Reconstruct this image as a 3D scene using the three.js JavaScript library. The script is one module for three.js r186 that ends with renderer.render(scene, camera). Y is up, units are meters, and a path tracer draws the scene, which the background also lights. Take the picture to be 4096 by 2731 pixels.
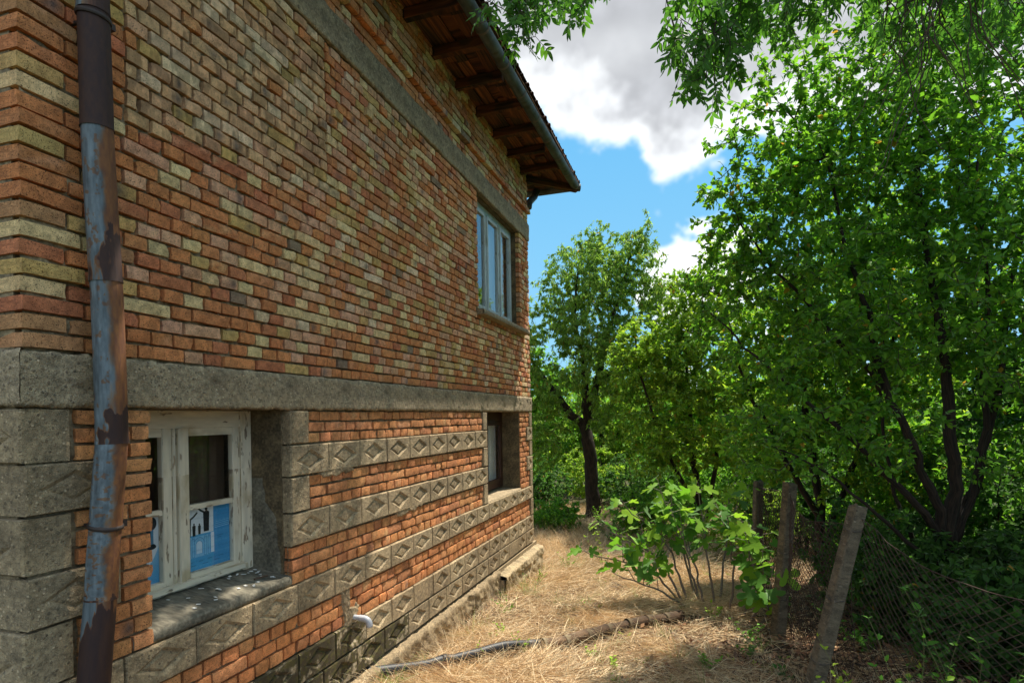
import * as THREE from 'three';
import { mergeGeometries, toCreasedNormals, mergeVertices } from 'three/addons/utils/BufferGeometryUtils.js';

// ---------------------------------------------------------------- camera, sky, sun, exposure
const scene = new THREE.Scene();
const EYE = new THREE.Vector3(2.5206, 2.3, 0);                      // wall plane is x = 0, the house lies at x < 0, the far corner at -z
const YAW = THREE.MathUtils.degToRad(17.976);
const camera = new THREE.PerspectiveCamera(60.74, 4096 / 2731, 0.05, 900);
camera.position.copy(EYE);
camera.lookAt(EYE.x - Math.sin(YAW), EYE.y, -Math.cos(YAW));
camera.rotateZ(-Math.PI / 180);
camera.setViewOffset(4096, 2731, 0, -301.7, 4096, 2731);            // shifted lens: verticals stay upright
camera.updateMatrixWorld(true);

const renderer = new THREE.WebGLRenderer({ antialias: true });
renderer.setSize(1024, 682);
renderer.toneMapping = THREE.LinearToneMapping;
renderer.toneMappingExposure = 1.8;
renderer.shadowMap.enabled = true;
renderer.shadowMap.type = THREE.PCFSoftShadowMap;

const SUN = new THREE.Vector3(0.174, 0.902, -0.394).normalize();
const sun = new THREE.DirectionalLight(new THREE.Color(1.0, 0.93, 0.80), 4.8);
sun.position.set(1.5, 2, -6).addScaledVector(SUN, 40);
sun.target.position.set(1.5, 2, -6);
sun.castShadow = true;
sun.shadow.mapSize.set(4096, 4096);
sun.shadow.camera.left = -14; sun.shadow.camera.right = 14; sun.shadow.camera.top = 14; sun.shadow.camera.bottom = -14;
sun.shadow.camera.near = 1; sun.shadow.camera.far = 90; sun.shadow.bias = -0.0004;
scene.add(sun, sun.target);

// ---------------------------------------------------------------- random and noise
function rng(seed) { let s = seed | 0; return () => { s = (s + 0x6d2b79f5) | 0; let t = Math.imul(s ^ (s >>> 15), 1 | s); t = (t + Math.imul(t ^ (t >>> 7), 61 | t)) ^ t; return ((t ^ (t >>> 14)) >>> 0) / 4294967296; }; }
const clamp = (x, a = 0, b = 1) => Math.min(b, Math.max(a, x)), mix = (a, b, t) => a + (b - a) * t;
const smooth = (a, b, x) => { const t = clamp((x - a) / (b - a)); return t * t * (3 - 2 * t); };
function hash(x, y, z) { let h = Math.imul(x, 374761393) + Math.imul(y, 668265263) + Math.imul(z, 2147483647 ^ 0x5bd1e995); h = Math.imul(h ^ (h >>> 13), 1274126177); h = Math.imul(h ^ (h >>> 16), 0x45d9f3b); return ((h ^ (h >>> 15)) >>> 0) / 4294967296; }
function vnoise(x, y, period = 0, seed = 0) {                       // value noise, repeats after period cells when period > 0
  let ix = Math.floor(x), iy = Math.floor(y); const fx = x - ix, fy = y - iy, u = fx * fx * (3 - 2 * fx), v = fy * fy * (3 - 2 * fy);
  let jx = ix + 1, jy = iy + 1;
  if (period) { ix = ((ix % period) + period) % period; iy = ((iy % period) + period) % period; jx = ((jx % period) + period) % period; jy = ((jy % period) + period) % period; }
  return mix(mix(hash(ix, iy, seed), hash(jx, iy, seed), u), mix(hash(ix, jy, seed), hash(jx, jy, seed), u), v);
}
function fbm(x, y, oct = 4, period = 0, seed = 0) { let s = 0, a = 0.5, n = 0; for (let i = 0; i < oct; i++) { s += a * vnoise(x, y, period, seed + i * 17); n += a; x *= 2; y *= 2; period *= 2; a *= 0.5; } return s / n; }
function cells(x, y, period, seed) {                                // distance to the nearest scattered point, and that point's id
  const ix = Math.floor(x), iy = Math.floor(y); let best = 9, id = 0;
  for (let a = -1; a <= 1; a++) for (let b = -1; b <= 1; b++) {
    const cx = ix + a, cy = iy + b, px = ((cx % period) + period) % period, py = ((cy % period) + period) % period;
    const dx = cx + hash(px, py, seed) - x, dy = cy + hash(px, py, seed + 1) - y, d = dx * dx + dy * dy;
    if (d < best) { best = d; id = hash(px, py, seed + 2); }
  }
  return [Math.sqrt(best), id];
}

// ---------------------------------------------------------------- sky: blue air with broken cumulus
{
  const W = 2048, H = 1024, data = new Float32Array(W * H * 4), D = 180 / Math.PI;
  const edgeAt = (az) => { const p = [[-60, 33], [-30, 31], [-14, 26.5], [-10, 25.2], [-6, 23.6], [-2.5, 21.2], [0.5, 21.4], [4, 23], [10, 22], [25, 21], [60, 24]]; for (let i = 1; i < p.length; i++) if (az < p[i][0]) { const t = clamp((az - p[i - 1][0]) / (p[i][0] - p[i - 1][0])); return mix(p[i - 1][1], p[i][1], t); } return 24; };
  for (let j = 0; j < H; j++) {
    const el = ((j + 0.5) / H - 0.5) * Math.PI, sy = Math.sin(el), cy = Math.cos(el);
    for (let i = 0; i < W; i++) {
      const a = ((i + 0.5) / W - 0.5) * 2 * Math.PI, x = Math.cos(a) * cy, z = Math.sin(a) * cy, o = (j * W + i) * 4;
      const e = el * D, az = Math.atan2(x, -z) * D, up = Math.max(0, sy);
      const zen = Math.pow(1 - up, 2.2);
      let r = mix(0.085, 0.33, zen), g = mix(0.395, 0.64, zen), b = mix(0.80, 0.86, zen);
      // layered cloud field
      const k = 1 / (up + 0.22), px = x * k, pz = z * k;
      const big = fbm(px * 1.6 + 3.1, pz * 1.6 + 7.7, 3, 0, 11), fine = fbm(px * 5.5 + 1.3, pz * 5.5 + 4.2, 6, 0, 23), tiny = fbm(az * 0.55 + 40, e * 0.75 + 9, 5, 0, 31);
      let d = (big - 0.5) * 1.5 + (fine - 0.5) * 0.7 + 0.02;         // the same broken cover all around
      const front = smooth(75, 45, Math.abs(az));
      const over = (e - edgeAt(az) - (tiny - 0.5) * 5.5) / 7;        // the large grey cloud ahead
      const ahead = clamp(over, -1.2, 0.85) * 0.62 + (fine - 0.5) * 0.3 + (tiny - 0.5) * 0.16;
      const ca = (az - 0.2) / 6.6, ce = (e - 12.4) / 5.6, cum = 0.5 * (1 - Math.sqrt(ca * ca + ce * ce)) + (tiny - 0.5) * 0.5;   // the white bank low behind the trees
      const ta = (az - 1.1) / 0.5, te = (e - 19.5) / 0.38, bit = 0.25 * (1 - Math.sqrt(ta * ta + te * te)) + (tiny - 0.5) * 0.3;
      const bank = -0.2 + (fbm(az * 0.16 + 4, e * 0.3 + 2, 4, 0, 51) - 0.42) * 1.4 * smooth(15, 8, e);
      d = mix(d, Math.max(ahead, cum, bit, bank), front * smooth(58, 40, e));
      const alpha = smooth(-0.02, 0.17, d);
      const thick = smooth(0.08, 0.62, d + (fine - 0.5) * 0.35);
      const white = clamp(1.04 - 0.58 * thick * (cum > 0 && e < 21 ? 0.25 : 1) + (tiny - 0.5) * 0.2 + (fine - 0.5) * 0.3 + (cum > 0 && e < 21 ? 0.12 : 0), 0.3, 1.1);
      const cr = white * 0.965, cg = white * 0.99, cb = white * (1.04 + 0.05 * thick);
      r = mix(r, cr, alpha); g = mix(g, cg, alpha); b = mix(b, cb, alpha);
      if (sy < 0) { const t = smooth(0, -0.08, sy); r = mix(r, 0.12, t); g = mix(g, 0.15, t); b = mix(b, 0.08, t); }
      data[o] = r * 0.68; data[o + 1] = g * 0.685; data[o + 2] = b * 0.66; data[o + 3] = 1;
    }
  }
  const t = new THREE.DataTexture(data, W, H, THREE.RGBAFormat, THREE.FloatType);
  t.mapping = THREE.EquirectangularReflectionMapping; t.magFilter = THREE.LinearFilter; t.minFilter = THREE.LinearFilter; t.needsUpdate = true;
  scene.background = t; scene.environment = t;
}

// ---------------------------------------------------------------- textures and materials
function tex(size, fn, srgb = true, h = size) {
  const d = new Uint8Array(size * h * 4);
  for (let j = 0; j < h; j++) for (let i = 0; i < size; i++) { const c = fn((i + 0.5) / size, (j + 0.5) / h), o = (j * size + i) * 4; d[o] = clamp(c[0]) * 255; d[o + 1] = clamp(c[1]) * 255; d[o + 2] = clamp(c[2]) * 255; d[o + 3] = 255; }
  const t = new THREE.DataTexture(d, size, h); t.wrapS = t.wrapT = THREE.RepeatWrapping; t.magFilter = THREE.LinearFilter; t.minFilter = THREE.LinearMipmapLinearFilter; t.generateMipmaps = true;
  if (srgb) t.colorSpace = THREE.SRGBColorSpace; t.needsUpdate = true; return t;
}
const g3 = (v) => [v, v, v];
function rep(t, x, y = x) { const c = t.clone(); c.repeat.set(x, y); c.needsUpdate = true; return c; }
const std = (o) => new THREE.MeshStandardMaterial({ roughness: 0.95, ...o });
const lin = (r, g, b) => new THREE.Color().setRGB(r, g, b);

// brick: grain, pits and scratches; uv in metres, one repeat covers 0.5 m
const pit = (u, v) => { const [d, id] = cells(u * 60, v * 60, 60, 5); const [d2, id2] = cells(u * 150, v * 150, 150, 8); return Math.max(id > 0.74 ? smooth(0.1 + 0.3 * ((id * 31) % 1), 0.06, d) : 0, id2 > 0.72 ? 0.7 * smooth(0.4, 0.15, d2) : 0); };
const brickMap = rep(tex(768, (u, v) => { const n = fbm(u * 24, v * 24, 5, 24, 2), c = fbm(u * 7, v * 7, 3, 7, 9), p = pit(u, v); const k = 0.74 + 0.36 * n + 0.2 * (c - 0.5); return [k * (1 - 0.68 * p), k * (1 - 0.72 * p) * (0.985 + 0.03 * c), k * (1 - 0.72 * p) * (0.96 + 0.07 * c)]; }), 2);
const brickBump = rep(tex(768, (u, v) => g3(0.55 + 0.35 * (fbm(u * 40, v * 40, 4, 40, 3) - 0.5) - 0.55 * pit(u, v)), false), 2);
const ribLine = (u, v) => { const w = u * 96 + (fbm(u * 6, v * 6, 2, 6, 61) - 0.5) * 1.2, on = smooth(0.42, 0.58, fbm(u * 11, v * 5, 3, 0, 71)); return on * Math.pow(0.5 + 0.5 * Math.cos(w * 2 * Math.PI), 2); };
const ribMap = rep(tex(768, (u, v) => { const n = fbm(u * 24, v * 24, 5, 24, 12), p = pit(v, u) * 0.6, s = ribLine(u, v); const k = (0.76 + 0.36 * n) * (1 - 0.6 * p) * (1 - 0.34 * s); return [k, k * 0.99, k * 0.97]; }), 2);
const ribBump = rep(tex(768, (u, v) => g3(0.65 + 0.2 * (fbm(u * 40, v * 40, 3, 40, 13) - 0.5) - 0.5 * ribLine(u, v) - 0.2 * pit(v, u)), false), 2);
const brickMat = std({ vertexColors: true, map: brickMap, bumpMap: brickBump, bumpScale: 0.005 });
const ribbedMat = std({ vertexColors: true, map: ribMap, bumpMap: ribBump, bumpScale: 0.0045 });

// concrete with aggregate, one repeat covers 0.6 m
const peb = (u, v) => { const [d, id] = cells(u * 36, v * 36, 36, 41), [d2, id2] = cells(u * 110, v * 110, 110, 47); const a = id > 0.72 ? smooth(0.4, 0.26, d) : 0, b = id2 > 0.45 ? smooth(0.42, 0.3, d2) : 0; return [a, id, b, id2]; };
const concFn = (u, v) => { const n = fbm(u * 30, v * 30, 5, 30, 44), c = fbm(u * 5, v * 5, 4, 5, 45); const [a, ia, b, ib] = peb(u, v); let k = 0.63 + 0.36 * (n - 0.5) + 0.26 * (c - 0.5); let t = [k * 1.0, k * 0.945, k * 0.84]; const q = 0.36 + 0.6 * ((ib * 7.3) % 1), p = 0.38 + 0.6 * ((ia * 9.7) % 1); t = t.map((x, i) => mix(x, [q * 1.0, q * 0.95, q * 0.86][i], b * 0.45)); return t.map((x, i) => mix(x, [p * 1.0, p * 0.95, p * 0.88][i], a * 0.7)); };
const concMap = rep(tex(1024, concFn), 1 / 0.6);
const concBump = rep(tex(1024, (u, v) => { const [a, , b] = peb(u, v); return g3(0.3 + 0.35 * (fbm(u * 60, v * 60, 4, 60, 48) - 0.3) + 0.3 * a + 0.2 * b); }, false), 1 / 0.6);
const concMat = std({ color: lin(0.90, 0.78, 0.62), map: concMap, bumpMap: concBump, bumpScale: 0.014 });
const blockMats = [[0.92, 0.78, 0.59], [0.84, 0.70, 0.52], [1.0, 0.86, 0.65], [0.78, 0.64, 0.47]].map((c) => std({ color: lin(...c), map: concMap, bumpMap: concBump, bumpScale: 0.009 }));
const mossMap = rep(tex(768, (u, v) => { const c = concFn(u, v), n = fbm(u * 9, v * 9, 6, 9, 81), m = fbm(u * 26, v * 26, 4, 26, 83), a = smooth(0.34, 0.5, n * 0.7 + m * 0.3), g = smooth(0.5, 0.62, m); return [mix(c[0], mix(0.22, 0.28, g), a * 0.85), mix(c[1], mix(0.195, 0.27, g), a * 0.85), mix(c[2], mix(0.13, 0.12, g), a * 0.85)]; }), 1 / 0.6);
const mossMat = std({ color: lin(0.9, 0.82, 0.68), map: mossMap, bumpMap: concBump, bumpScale: 0.0045 });
const mortarMap = rep(tex(512, (u, v) => { const n = fbm(u * 40, v * 40, 4, 40, 91), c = fbm(u * 6, v * 6, 4, 6, 92); const k = 0.55 + 0.35 * (n - 0.5) + 0.3 * (c - 0.5); return [k, k * 0.93, k * 0.8]; }), 2);
const mortarMat = std({ color: lin(0.98, 0.86, 0.68), map: mortarMap, bumpMap: concBump, bumpScale: 0.005 });
const plasterMat = std({ color: lin(0.56, 0.47, 0.34), map: mortarMap, bumpMap: concBump, bumpScale: 0.003 });
const greyPlasterMat = std({ color: lin(0.66, 0.68, 0.68), map: mortarMap, bumpMap: concBump, bumpScale: 0.002 });

// wood and paint; grain runs along v
const grain = (u, v, s) => fbm(u * 34 + (fbm(v * 3, u * 4, 2, 0, s) - 0.5) * 3, v * 2.2, 4, 0, s + 3);
const woodMap = tex(512, (u, v) => { const n = grain(u, v, 101), c = fbm(u * 4, v * 1.6, 4, 0, 105), dirt = smooth(0.56, 0.7, fbm(u * 3 + 9, v * 3, 4, 0, 107)); const k = 0.5 + 0.75 * (n - 0.5) + 0.5 * (c - 0.5); return [k * 0.92 * (1 - 0.25 * dirt), k * 0.62 * (1 - 0.1 * dirt), k * 0.38]; });
const woodBump = tex(512, (u, v) => g3(grain(u, v, 101)), false);
const rafterMat = std({ color: lin(0.42, 0.32, 0.24), map: woodMap, bumpMap: woodBump, bumpScale: 0.003 });
const boardMats = [[0.62, 0.50, 0.40], [0.46, 0.34, 0.25], [0.80, 0.62, 0.46]].map((c, i) => { const m = woodMap.clone(); m.offset.set(i * 0.37, i * 0.21); m.needsUpdate = true; return std({ color: lin(...c), map: m, bumpMap: woodBump, bumpScale: 0.003 }); });
const chips = (u, v) => smooth(0.645, 0.70, fbm(u * 34, v * 9, 5, 0, 121) * 0.7 + 0.3 * fbm(u * 80, v * 22, 3, 0, 123));
const paintMap = (top, bare, seed) => tex(512, (u, v) => { const c = chips(u + seed, v + seed * 0.7), n = fbm(u * 40, v * 8, 4, 0, 127), dirt = smooth(0.5, 0.78, fbm(u * 5 + seed, v * 5, 5, 0, 129)); const g = grain(u, v, 131); return [0, 1, 2].map((i) => mix(top[i] * (0.88 + 0.18 * n) * (1 - dirt * [0.16, 0.2, 0.27][i]), bare[i] * (0.6 + 0.8 * g), c)); });
const paintBump = tex(512, (u, v) => g3(0.7 - 0.5 * chips(u, v) + 0.15 * grain(u, v, 131)), false);
const creamPaint = std({ map: paintMap([0.90, 0.85, 0.75], [0.60, 0.53, 0.44], 0), bumpMap: paintBump, bumpScale: 0.002, roughness: 0.75 });
const greyPaint = std({ map: paintMap([0.74, 0.78, 0.79], [0.50, 0.49, 0.46], 0.31), bumpMap: paintBump, bumpScale: 0.002, roughness: 0.7 });
const brownPaint = std({ map: paintMap([0.27, 0.16, 0.11], [0.20, 0.13, 0.09], 0.6), bumpMap: paintBump, bumpScale: 0.001, roughness: 0.6 });
const glass = new THREE.MeshPhysicalMaterial({ color: 0xffffff, roughness: 0.02, transmission: 1, thickness: 0, ior: 1.5 });

// ---------------------------------------------------------------- geometry helpers
function box(x0, x1, y0, y1, z0, z1, bev = 0) {                     // box with uv in metres and a small chamfer
  const sx = x1 - x0, sy = y1 - y0, sz = z1 - z0, b = Math.min(bev, sx / 3, sy / 3, sz / 3);
  let g;
  if (b > 0) {
    const s = new THREE.Shape(); s.moveTo(-sx / 2 + b, -sy / 2 + b); s.lineTo(sx / 2 - b, -sy / 2 + b); s.lineTo(sx / 2 - b, sy / 2 - b); s.lineTo(-sx / 2 + b, sy / 2 - b); s.closePath();
    g = new THREE.ExtrudeGeometry(s, { depth: sz - 2 * b, bevelEnabled: true, bevelSize: b, bevelThickness: b, bevelSegments: 1, steps: 1 }); g.translate(0, 0, -sz / 2 + b);
  } else g = new THREE.BoxGeometry(sx, sy, sz).toNonIndexed();
  g.translate((x0 + x1) / 2, (y0 + y1) / 2, (z0 + z1) / 2); planarUV(g); return g;
}
function planarUV(g, swap = false) {
  const p = g.attributes.position, n = g.attributes.normal, uv = new Float32Array(p.count * 2);
  for (let i = 0; i < p.count; i++) {
    const ax = Math.abs(n.getX(i)), ay = Math.abs(n.getY(i)), az = Math.abs(n.getZ(i)); let a, b;
    if (ax >= ay && ax >= az) { a = -p.getZ(i); b = p.getY(i); } else if (az >= ay) { a = p.getX(i); b = p.getY(i); } else { a = -p.getZ(i); b = p.getX(i); }
    uv[2 * i] = swap ? b : a; uv[2 * i + 1] = swap ? a : b;
  }
  g.setAttribute('uv', new THREE.BufferAttribute(uv, 2)); return g;
}
function add(parent, name, g, m) { const o = new THREE.Mesh(g, m); o.name = name; o.castShadow = o.receiveShadow = true; parent.add(o); return o; }
const taken = new Map();
function numbered(name) { const n = taken.get(name) ?? 0; taken.set(name, n + 1); return n ? name + '_' + String(n).padStart(3, '0') : name; }
function thing(name, label, category, x = 0, y = 0, z = 0, group) { const o = new THREE.Group(); o.name = numbered(name); o.position.set(x, y, z); o.userData = { label, category }; if (group) o.userData.group = group; scene.add(o); return o; }
function structure(name, g, m, label) { const o = add(scene, name, g, m); o.userData = { kind: 'structure', label }; return o; }
function merged(list) { const g = mergeGeometries(list, false); return g; }
function tube(pts, rad, sides = 8, capped = true) {                // swept round bar through points; rad is a number or one per point
  const P = pts.map((p) => (p.isVector3 ? p : new THREE.Vector3(...p))), pos = [], uv = [], idx = []; let len = 0, side = new THREE.Vector3();
  for (let i = 0; i < P.length; i++) {
    const t = P[Math.min(i + 1, P.length - 1)].clone().sub(P[Math.max(i - 1, 0)]).normalize(); if (i) len += P[i].distanceTo(P[i - 1]);
    if (!i) { side.set(1, 0, 0); if (Math.abs(t.x) > 0.8) side.set(0, 0, 1); }
    side.addScaledVector(t, -side.dot(t)).normalize(); const up = t.clone().cross(side), r = Array.isArray(rad) ? rad[i] : rad;
    for (let j = 0; j <= sides; j++) { const a = (j / sides) * 2 * Math.PI, c = Math.cos(a) * r, s = Math.sin(a) * r; pos.push(P[i].x + side.x * c + up.x * s, P[i].y + side.y * c + up.y * s, P[i].z + side.z * c + up.z * s); uv.push(j / sides, len); }
  }
  const n = sides + 1; for (let i = 0; i + 1 < P.length; i++) for (let j = 0; j < sides; j++) { const a = i * n + j, b = a + 1, c = a + n, d = c + 1; idx.push(a, b, c, b, d, c); }
  if (capped) for (const [row, flip] of [[0, 1], [P.length - 1, 0]]) { const c0 = pos.length / 3, q = P[row]; pos.push(q.x, q.y, q.z); uv.push(0.5, 0); for (let j = 0; j < sides; j++) flip ? idx.push(c0, row * n + j + 1, row * n + j) : idx.push(c0, row * n + j, row * n + j + 1); }
  const g = new THREE.BufferGeometry(); g.setAttribute('position', new THREE.Float32BufferAttribute(pos, 3)); g.setAttribute('uv', new THREE.Float32BufferAttribute(uv, 2)); g.setIndex(idx); g.computeVertexNormals(); return g;
}
const seenArea = (() => { const v = new THREE.Vector3(); return (p, area) => { v.copy(p).project(camera); if (v.z > 1 || Math.abs(v.x) > 1.02 || Math.abs(v.y) > 1.02) return 0; return area / p.distanceToSquared(EYE); }; })();
// ================================================================ THE HOUSE
const house = thing('brick_house', 'unfinished two storey brick house with concrete beams and diamond pattern blocks', 'house');
const NEAR = 1.57, FAR = 8.74;                                      // the long wall runs from w = 1.57 to w = 8.74 (w = -z)
const wb = (w0, w1, y0, y1, x0, x1, b = 0) => box(x0, x1, y0, y1, -w1, -w0, b);
const OPEN = { upper: [6.56, 8.24, 3.60, 5.03], small: [6.74, 8.13, 1.25, 2.37], big: [2.13, 3.11, 1.29, 2.37] };
const inOpening = (w, y, m = 0) => Object.values(OPEN).some(([a, b, c, d]) => w > a - m && w < b + m && y > c - m && y < d + m);

// ---- bricks
function brickShape(L, h, t, seed) {                                // front face at x = 0 with chipped, slightly uneven edges, body reaching back to x = -t
  const R = rng(seed), nx = L > 0.2 ? 5 : 3, ny = 2, pos = [], uv = [], idx = [], ou = R() * 0.5, ov = R() * 0.5;
  for (let j = 0; j <= ny; j++) for (let i = 0; i <= nx; i++) {
    const ex = i === 0 || i === nx, ey = j === 0 || j === ny, e = ex || ey, fx = i / nx - 0.5, fy = j / ny - 0.5;
    const inx = i === 1 ? -0.25 / nx : i === nx - 1 ? 0.25 / nx : 0;
    const chip = e && R() < 0.14 ? R() * 0.008 : 0, z = (fx + (ex ? 0 : inx)) * L + (ex ? -Math.sign(fx) * (R() * 0.003 + chip * 0.6) : (R() - 0.5) * 0.01), y = fy * h + (ey ? -Math.sign(fy) * (R() * 0.0025 + chip * 0.5) : (R() - 0.5) * 0.006);
    const x = e ? -0.0025 - R() * 0.002 - chip - (ex && ey ? 0.002 : 0) : (R() - 0.5) * 0.002;
    pos.push(x, y, -z); uv.push(ou + z, ov + y);
  }
  const at = (i, j) => j * (nx + 1) + i; for (let j = 0; j < ny; j++) for (let i = 0; i < nx; i++) idx.push(at(i, j), at(i + 1, j), at(i + 1, j + 1), at(i, j), at(i + 1, j + 1), at(i, j + 1));
  const ring = []; for (let i = 0; i < nx; i++) ring.push(at(i, 0)); for (let j = 0; j < ny; j++) ring.push(at(nx, j)); for (let i = nx; i > 0; i--) ring.push(at(i, ny)); for (let j = ny; j > 0; j--) ring.push(at(0, j));
  const b0 = pos.length / 3; for (const r of ring) { pos.push(-t, pos[3 * r + 1] * 0.99, pos[3 * r + 2] * 0.995); uv.push(uv[2 * r] + (Math.abs(pos[3 * r + 2]) > L * 0.45 ? t : 0), uv[2 * r + 1] + (Math.abs(pos[3 * r + 1]) > h * 0.4 ? t : 0)); }
  for (let k = 0; k < ring.length; k++) { const k2 = (k + 1) % ring.length; idx.push(ring[k2], ring[k], b0 + k, ring[k2], b0 + k, b0 + k2); }
  const g = new THREE.BufferGeometry(); g.setAttribute('position', new THREE.Float32BufferAttribute(pos, 3)); g.setAttribute('uv', new THREE.Float32BufferAttribute(uv, 2)); g.setIndex(idx);
  return toCreasedNormals(g, 0.75);
}
const HB = 0.064, shapes = new Map();
function brickGeo(L, h, t, R) {                                     // a few variants of each size
  const q = Math.round(L / 0.01) * 0.01, d = t > 0.07 ? 0.15 : 0.05, v = Math.floor(R() * (L > 0.2 ? 9 : 14)), key = q.toFixed(3) + '|' + h.toFixed(3) + '|' + d + '|' + v;
  if (!shapes.has(key)) shapes.set(key, brickShape(q, h, d, 1000 + shapes.size * 7));
  return { g: shapes.get(key), s: L / q };
}
const TONE = { orange: [0.74, 0.275, 0.095], red: [0.66, 0.22, 0.095], pink: [0.80, 0.42, 0.235], cream: [0.90, 0.63, 0.305], olive: [0.72, 0.455, 0.155], burnt: [0.34, 0.23, 0.14], brown: [0.58, 0.28, 0.12], tan: [0.78, 0.46, 0.235], pale: [0.90, 0.65, 0.40], clay: [0.74, 0.285, 0.10], clay2: [0.78, 0.34, 0.13], clay3: [0.66, 0.26, 0.105] };
function pick(R, table) { let r = R(), k; for (k in table) { r -= table[k]; if (r < 0) return k; } return k; }
const bricks = [];                                                  // {wall, geo, matrix, color, ribbed, size}
const bm = new THREE.Matrix4(), bq = new THREE.Quaternion(), be = new THREE.Euler(), bp = new THREE.Vector3(), bs = new THREE.Vector3();
function layBrick(wall, R, w0, w1, y0, h, out, tone, ribbed, deep, face = 'x') {
  const L = w1 - w0, { g, s } = brickGeo(L, h, deep ? 0.15 : 0.05, R), wc = (w0 + w1) / 2, yc = y0 + h / 2, o = out + (R() - 0.5) * 0.012 + (R() < 0.08 ? (R() - 0.4) * 0.02 : 0);
  be.set((R() - 0.5) * 0.045, (R() - 0.5) * 0.08, (R() - 0.5) * 0.07); bq.setFromEuler(be); bs.set(1, 1, s);
  if (face === 'x') bp.set(o, yc, -wc); else { bq.premultiply(new THREE.Quaternion().setFromAxisAngle(new THREE.Vector3(0, 1, 0), -Math.PI / 2)); bp.set(-wc, yc, -NEAR + o); }
  bm.compose(bp, bq, bs);
  // own colour of the fired clay: body tone, a second tone in patches, and a smoky mark on some
  const val = 0.86 + 0.26 * R(), base = TONE[tone].map((c) => c * val * (0.96 + 0.08 * R())), second = TONE[R() < 0.5 ? 'brown' : R() < 0.5 ? 'cream' : 'pink'], ns = R() * 90, patch = R() < 0.3 ? 0.4 : 0.08, smoke = R() < (tone === 'orange' || tone[0] === 'c' && tone !== 'cream' ? 0.02 : 0.07), P = g.attributes.position, col = new Float32Array(P.count * 3), sc = (R() - 0.5) * L * 0.6;
  for (let i = 0; i < P.count; i++) {
    const y = P.getY(i), z = P.getZ(i), n = vnoise(z * 22 + ns, y * 30 + ns * 0.7, 0, 5), m = patch * smooth(0.5, 0.8, n), k = smoke ? 0.85 * smooth(0.045, 0.01, Math.hypot(z - sc, y * 0.8)) : 0;
    for (let c = 0; c < 3; c++) col[3 * i + c] = mix(mix(base[c], second[c], m), [0.10, 0.09, 0.09][c], k);
  }
  bricks.push({ wall, g, m: bm.clone(), col, ribbed, size: seenArea(bp, L * h), uvo: [R(), R()] });
}
const TABLES = {
  corner: { orange: 0.42, red: 0.2, brown: 0.14, olive: 0.14, cream: 0.09, burnt: 0.01 },
  ribbed: { tan: 0.62, pale: 0.2, pink: 0.1, orange: 0.04, olive: 0.04 },
  mixed: { orange: 0.43, pink: 0.24, red: 0.12, cream: 0.13, olive: 0.04, pale: 0.03, burnt: 0.01 },
  mossy: { orange: 0.36, pink: 0.22, red: 0.09, cream: 0.20, olive: 0.08, pale: 0.04, burnt: 0.01 },
  lower: { clay: 0.5, clay2: 0.3, clay3: 0.2 },
};
const zoneOf = (w, y) => {
  if (y < 2.5) return 'lower';
  if (w < 2.035) return 'corner';
  if (y > 3.70 + (w - 2) * 0.16 && w < 3.58 && y < 5.1) return 'ribbed';
  const m = fbm(w * 0.9 + 3, y * 1.5 + 1, 3, 0, 301); return m > 0.52 ? 'mossy' : 'mixed';
};
// one course between w0 and w1: mostly headers, some stretchers, cut at straight joints and openings
function course(wall, R, w0, w1, y0, pitch, opt = {}) {
  const h = pitch - 0.0125, H = 0.1265, S = 0.2545, deepEnds = opt.deepEnds; let w = w0; const phase = opt.phase ?? 0;
  let first = true;
  while (w < w1 - 0.035) {
    let len = R() < (opt.stretch ?? 0.24) ? S : H;
    if (first && phase) { len = phase; }
    if (opt.joints && (Math.abs(w - 2.035) < 1e-4 || Math.abs(w - 3.58) < 1e-4) && Math.round(y0 / 0.0735) % 2) len = 0.066;
    len *= 0.975 + R() * 0.05;
    if (w + len > w1 - 0.05) len = w1 - w + 0.004;
    else for (const j of [2.035, 3.58]) if (opt.joints && y0 > (j < 3 ? 3.62 : 3.95) && y0 < 5.05 && w < j - 0.03 && w + len > j - 0.045) len = j - w;
    const a = w + 0.006, b = Math.min(w + len - 0.006, w1), mid = (a + b) / 2, yc = y0 + h / 2;
    const zone = opt.zone ?? zoneOf(mid, yc), tone = pick(R, TABLES[zone]), ribbed = zone === 'ribbed' && tone !== 'orange' && R() < 0.85;
    const lift = 0.002 * Math.sin(mid * 2.3 + y0 * 9) + (R() - 0.5) * 0.004;
    if (b - a > 0.03) layBrick(wall, R, a, b, y0 + 0.004 + lift, h, opt.out ?? 0, tone, ribbed, (deepEnds && (first || w + len >= w1 - 0.01)) || opt.deep, opt.face);
    w += len; first = false;
  }
}
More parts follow.
